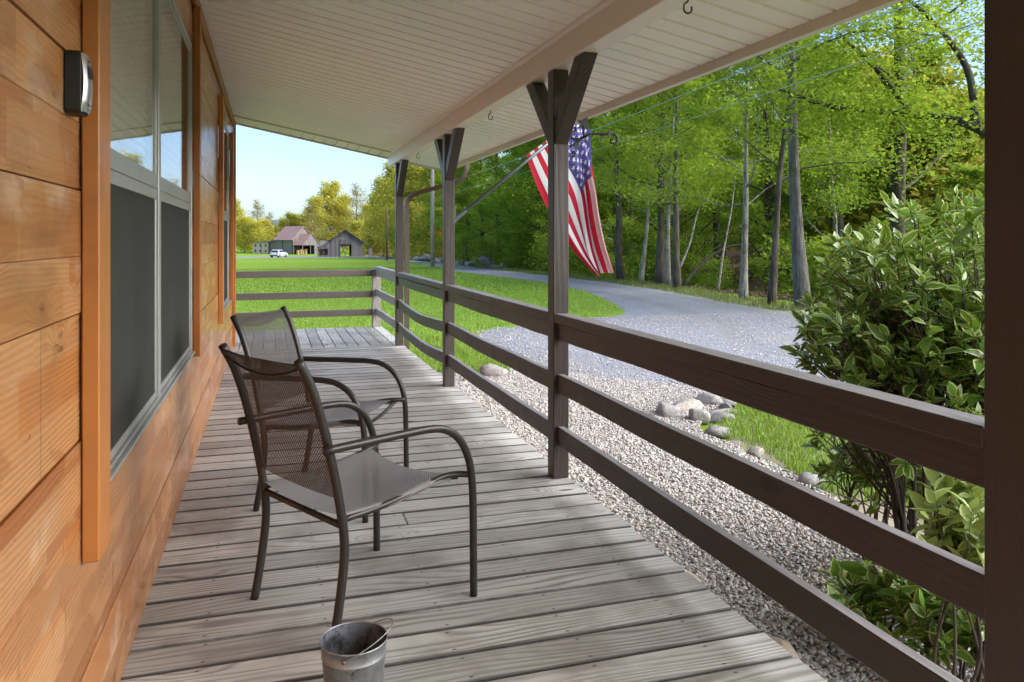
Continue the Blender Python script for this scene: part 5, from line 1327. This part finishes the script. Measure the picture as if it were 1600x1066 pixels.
def shrub(name, label, base, stems, crown_c, crown_r, tips, whorl, ll, mat, seed, stemr=.012, upb=.5, shell=.55, parts='foliage'):
    g = np.random.default_rng(seed); t = thing(name, label, 'shrub', tuple(base)); b = np.array(base); c = np.array(crown_c); rr = np.array(crown_r)
    mb = MB(); Ps = []; Ts = []
    ends = []
    for k in range(stems):
        d = g.normal(0, 1, 3); d /= np.linalg.norm(d); e = c+d*rr*g.uniform(.1, .5)*[1, 1, .8]
        s = b+np.array([g.normal(0, .07), g.normal(0, .07), -.02]); mid = s*.5+e*.5+g.normal(0, .05, 3)+[0, 0, .03]
        q = crm([s, mid, e], 5); mb.tube([p-b for p in q], np.linspace(stemr*g.uniform(.7, 1.4), stemr*.45, len(q)), 6, False); ends.append((q[len(q)//2:], e))
    for k in range(tips):
        d = g.normal(0, 1, 3); d[2] = abs(d[2])*.95-.42 if upb > 0 else d[2]; d /= np.linalg.norm(d); p = c+d*rr*g.uniform(shell, 1.)
        j = int(np.argmin([np.linalg.norm(e-p) for _, e in ends])); st = ends[j][0]; s = st[int(g.integers(len(st)))]
        mid = s*.45+p*.55+g.normal(0, .02, 3)-[0, 0, .03]
        q = crm([s, mid, p], 4); mb.tube([w-b for w in q], np.linspace(stemr*.4, stemr*.16, len(q)), 4, False)
        ax = np.array(q[-1])-np.array(q[-3]); ax /= np.linalg.norm(ax); ax = ax+[0, 0, upb]; ax /= np.linalg.norm(ax)
        o1 = np.cross(ax, [.3, .9, .2]); o1 /= np.linalg.norm(o1); o2 = np.cross(ax, o1)
        for w in range(whorl):
            a = w*2.4+g.uniform(-.3, .3); f = w/whorl; rad = o1*math.cos(a)+o2*math.sin(a)
            td = ax*(.15+.95*f)+rad*(1-.45*f)+g.normal(0, .12, 3); td /= np.linalg.norm(td)
            Ps.append(p-ax*.07*(1-f)); Ts.append(td)
    P = np.array(Ps)-b; T = np.array(Ts); n = len(P)
    N = np.array([0, 0, 1.])+g.normal(0, .55, (n, 3)); N -= T*(N*T).sum(1)[:, None]; N /= np.linalg.norm(N, axis=1)[:, None]
    L = ll*g.lognormal(-.03, .30, n); V, F, UV, tint = leafmesh(P, T, N, L, L*g.uniform(.40, .54, n), g.uniform(-.1, .5, n), g.uniform(0, 1, n))
    mb.build('stems', MT['twig'], t, True)
    link('foliage', fast_mesh('foliage', V, F, True, {'tint': tint}, UV), MT[mat], t)
    return t
shrub('variegated_shrub', 'large glossy variegated shrub with cream edged leaves behind the near railing', (2.55, 2.48, -.2), 11, (2.79, 2.62, .92), (.62, .66, .70), 760, 9, .057, 'variegated', 3, .014, .55, .35)
shrub('variegated_shrub', 'low small leaved shrub under the big variegated one, seen between the rails', (2.84, 2.85, -.2), 8, (2.78, 2.92, .34), (.40, .36, .40), 110, 8, .058, 'variegated', 4, .012, .35, .35)
shrub('variegated_shrub', 'pale yellow green leafy shoots at the foot of the dark right post', (2.16, 1.98, -.2), 9, (2.15, 1.96, .38), (.19, .24, .40), 46, 7, .070, 'palegreen', 5, .006, .9, .1)
shrub('variegated_shrub', 'dark green low shoots with cream edges over the pebbles behind the lowest rail', (2.25, 2.42, -.2), 7, (2.17, 2.36, .02), (.24, .22, .17), 36, 8, .072, 'variegated', 6, .008, .5, .3)
shrub('variegated_shrub', 'glossy leafy shoots between the lowest rails beside the dark right post', (2.30, 2.10, -.2), 8, (2.30, 2.10, .06), (.28, .26, .28), 84, 8, .066, 'variegated', 8, .007, .5, .2)
mb = MB(); g = np.random.default_rng(9)
for (a, b) in (((0, 0, 0), (-.16, .12, .78)), ((.03, 0, 0), (-.06, .10, .76)), ((.02, .03, 0), (.10, .06, .80)), ((.05, 0, 0), (.2, .02, .78)), ((-.05, .04, .38), (-.24, .14, .62)), ((.06, 0, 0), (.28, 0, .8))):
    a = np.array(a); b = np.array(b); mb.tube(crm([a, a*.5+b*.5+g.normal(0, .02, 3), b], 4), np.linspace(.006, .0022, 9), 5)
o = mb.build('bare_twigs', MT['twig'], None, True); o.location = (2.85, 3.15, -.2); tag(o, 'bunch of bare dark twigs standing up in front of the grass island', 'dead shrub')
# ------------------------------------------------------------------ camera, sun, sky
cam = bpy.data.cameras.new('camera'); co = bpy.data.objects.new('camera', cam); C.objects.link(co)
co.location = (0, 0, 1.38); co.rotation_euler = (R(90), 0, -CA)
cam.lens = 1210/1600*36; cam.sensor_width = 36; cam.shift_y = -.1; cam.clip_end = 6000; cam.clip_start = .05
scene.camera = co
SUN_DIR = Vector((.90, -.44, 0)).normalized(); EL = R(27.)
az = math.atan2(SUN_DIR.x, SUN_DIR.y)
sun = bpy.data.lights.new('sun', 'SUN'); sun.energy = 1.5; sun.angle = R(90); sun.color = (1., .965, .92)
so = bpy.data.objects.new('sun', sun); C.objects.link(so)
to = Vector((SUN_DIR.x*math.cos(EL), SUN_DIR.y*math.cos(EL), math.sin(EL)))
so.rotation_euler = to.to_track_quat('Z', 'Y').to_euler()
w = bpy.data.worlds.new('World'); scene.world = w; w.use_nodes = True; nt = w.node_tree; nt.nodes.clear()
sky = nt.nodes.new('ShaderNodeTexSky'); sky.sky_type = 'NISHITA'; sky.sun_disc = False; sky.sun_elevation = EL; sky.sun_rotation = az; sky.altitude = 300; sky.air_density = .8; sky.dust_density = 2.; sky.ozone_density = 3.
bg = nt.nodes.new('ShaderNodeBackground'); bg.inputs['Strength'].default_value = .05
ow = nt.nodes.new('ShaderNodeOutputWorld'); nt.links.new(sky.outputs[0], bg.inputs[0]); nt.links.new(bg.outputs[0], ow.inputs[0])
scene.view_settings.view_transform = 'Standard'; scene.view_settings.look = 'None'; scene.view_settings.gamma = 1.; scene.view_settings.exposure = 2.82
scene.cycles.use_denoising = True
scene.cycles.max_bounces = 8; scene.cycles.diffuse_bounces = 6; scene.cycles.glossy_bounces = 3; scene.cycles.transparent_max_bounces = 12; scene.cycles.transmission_bounces = 3
scene.cycles.caustics_reflective = False; scene.cycles.caustics_refractive = False
scene.cycles.use_adaptive_sampling = True; scene.cycles.adaptive_threshold = .02
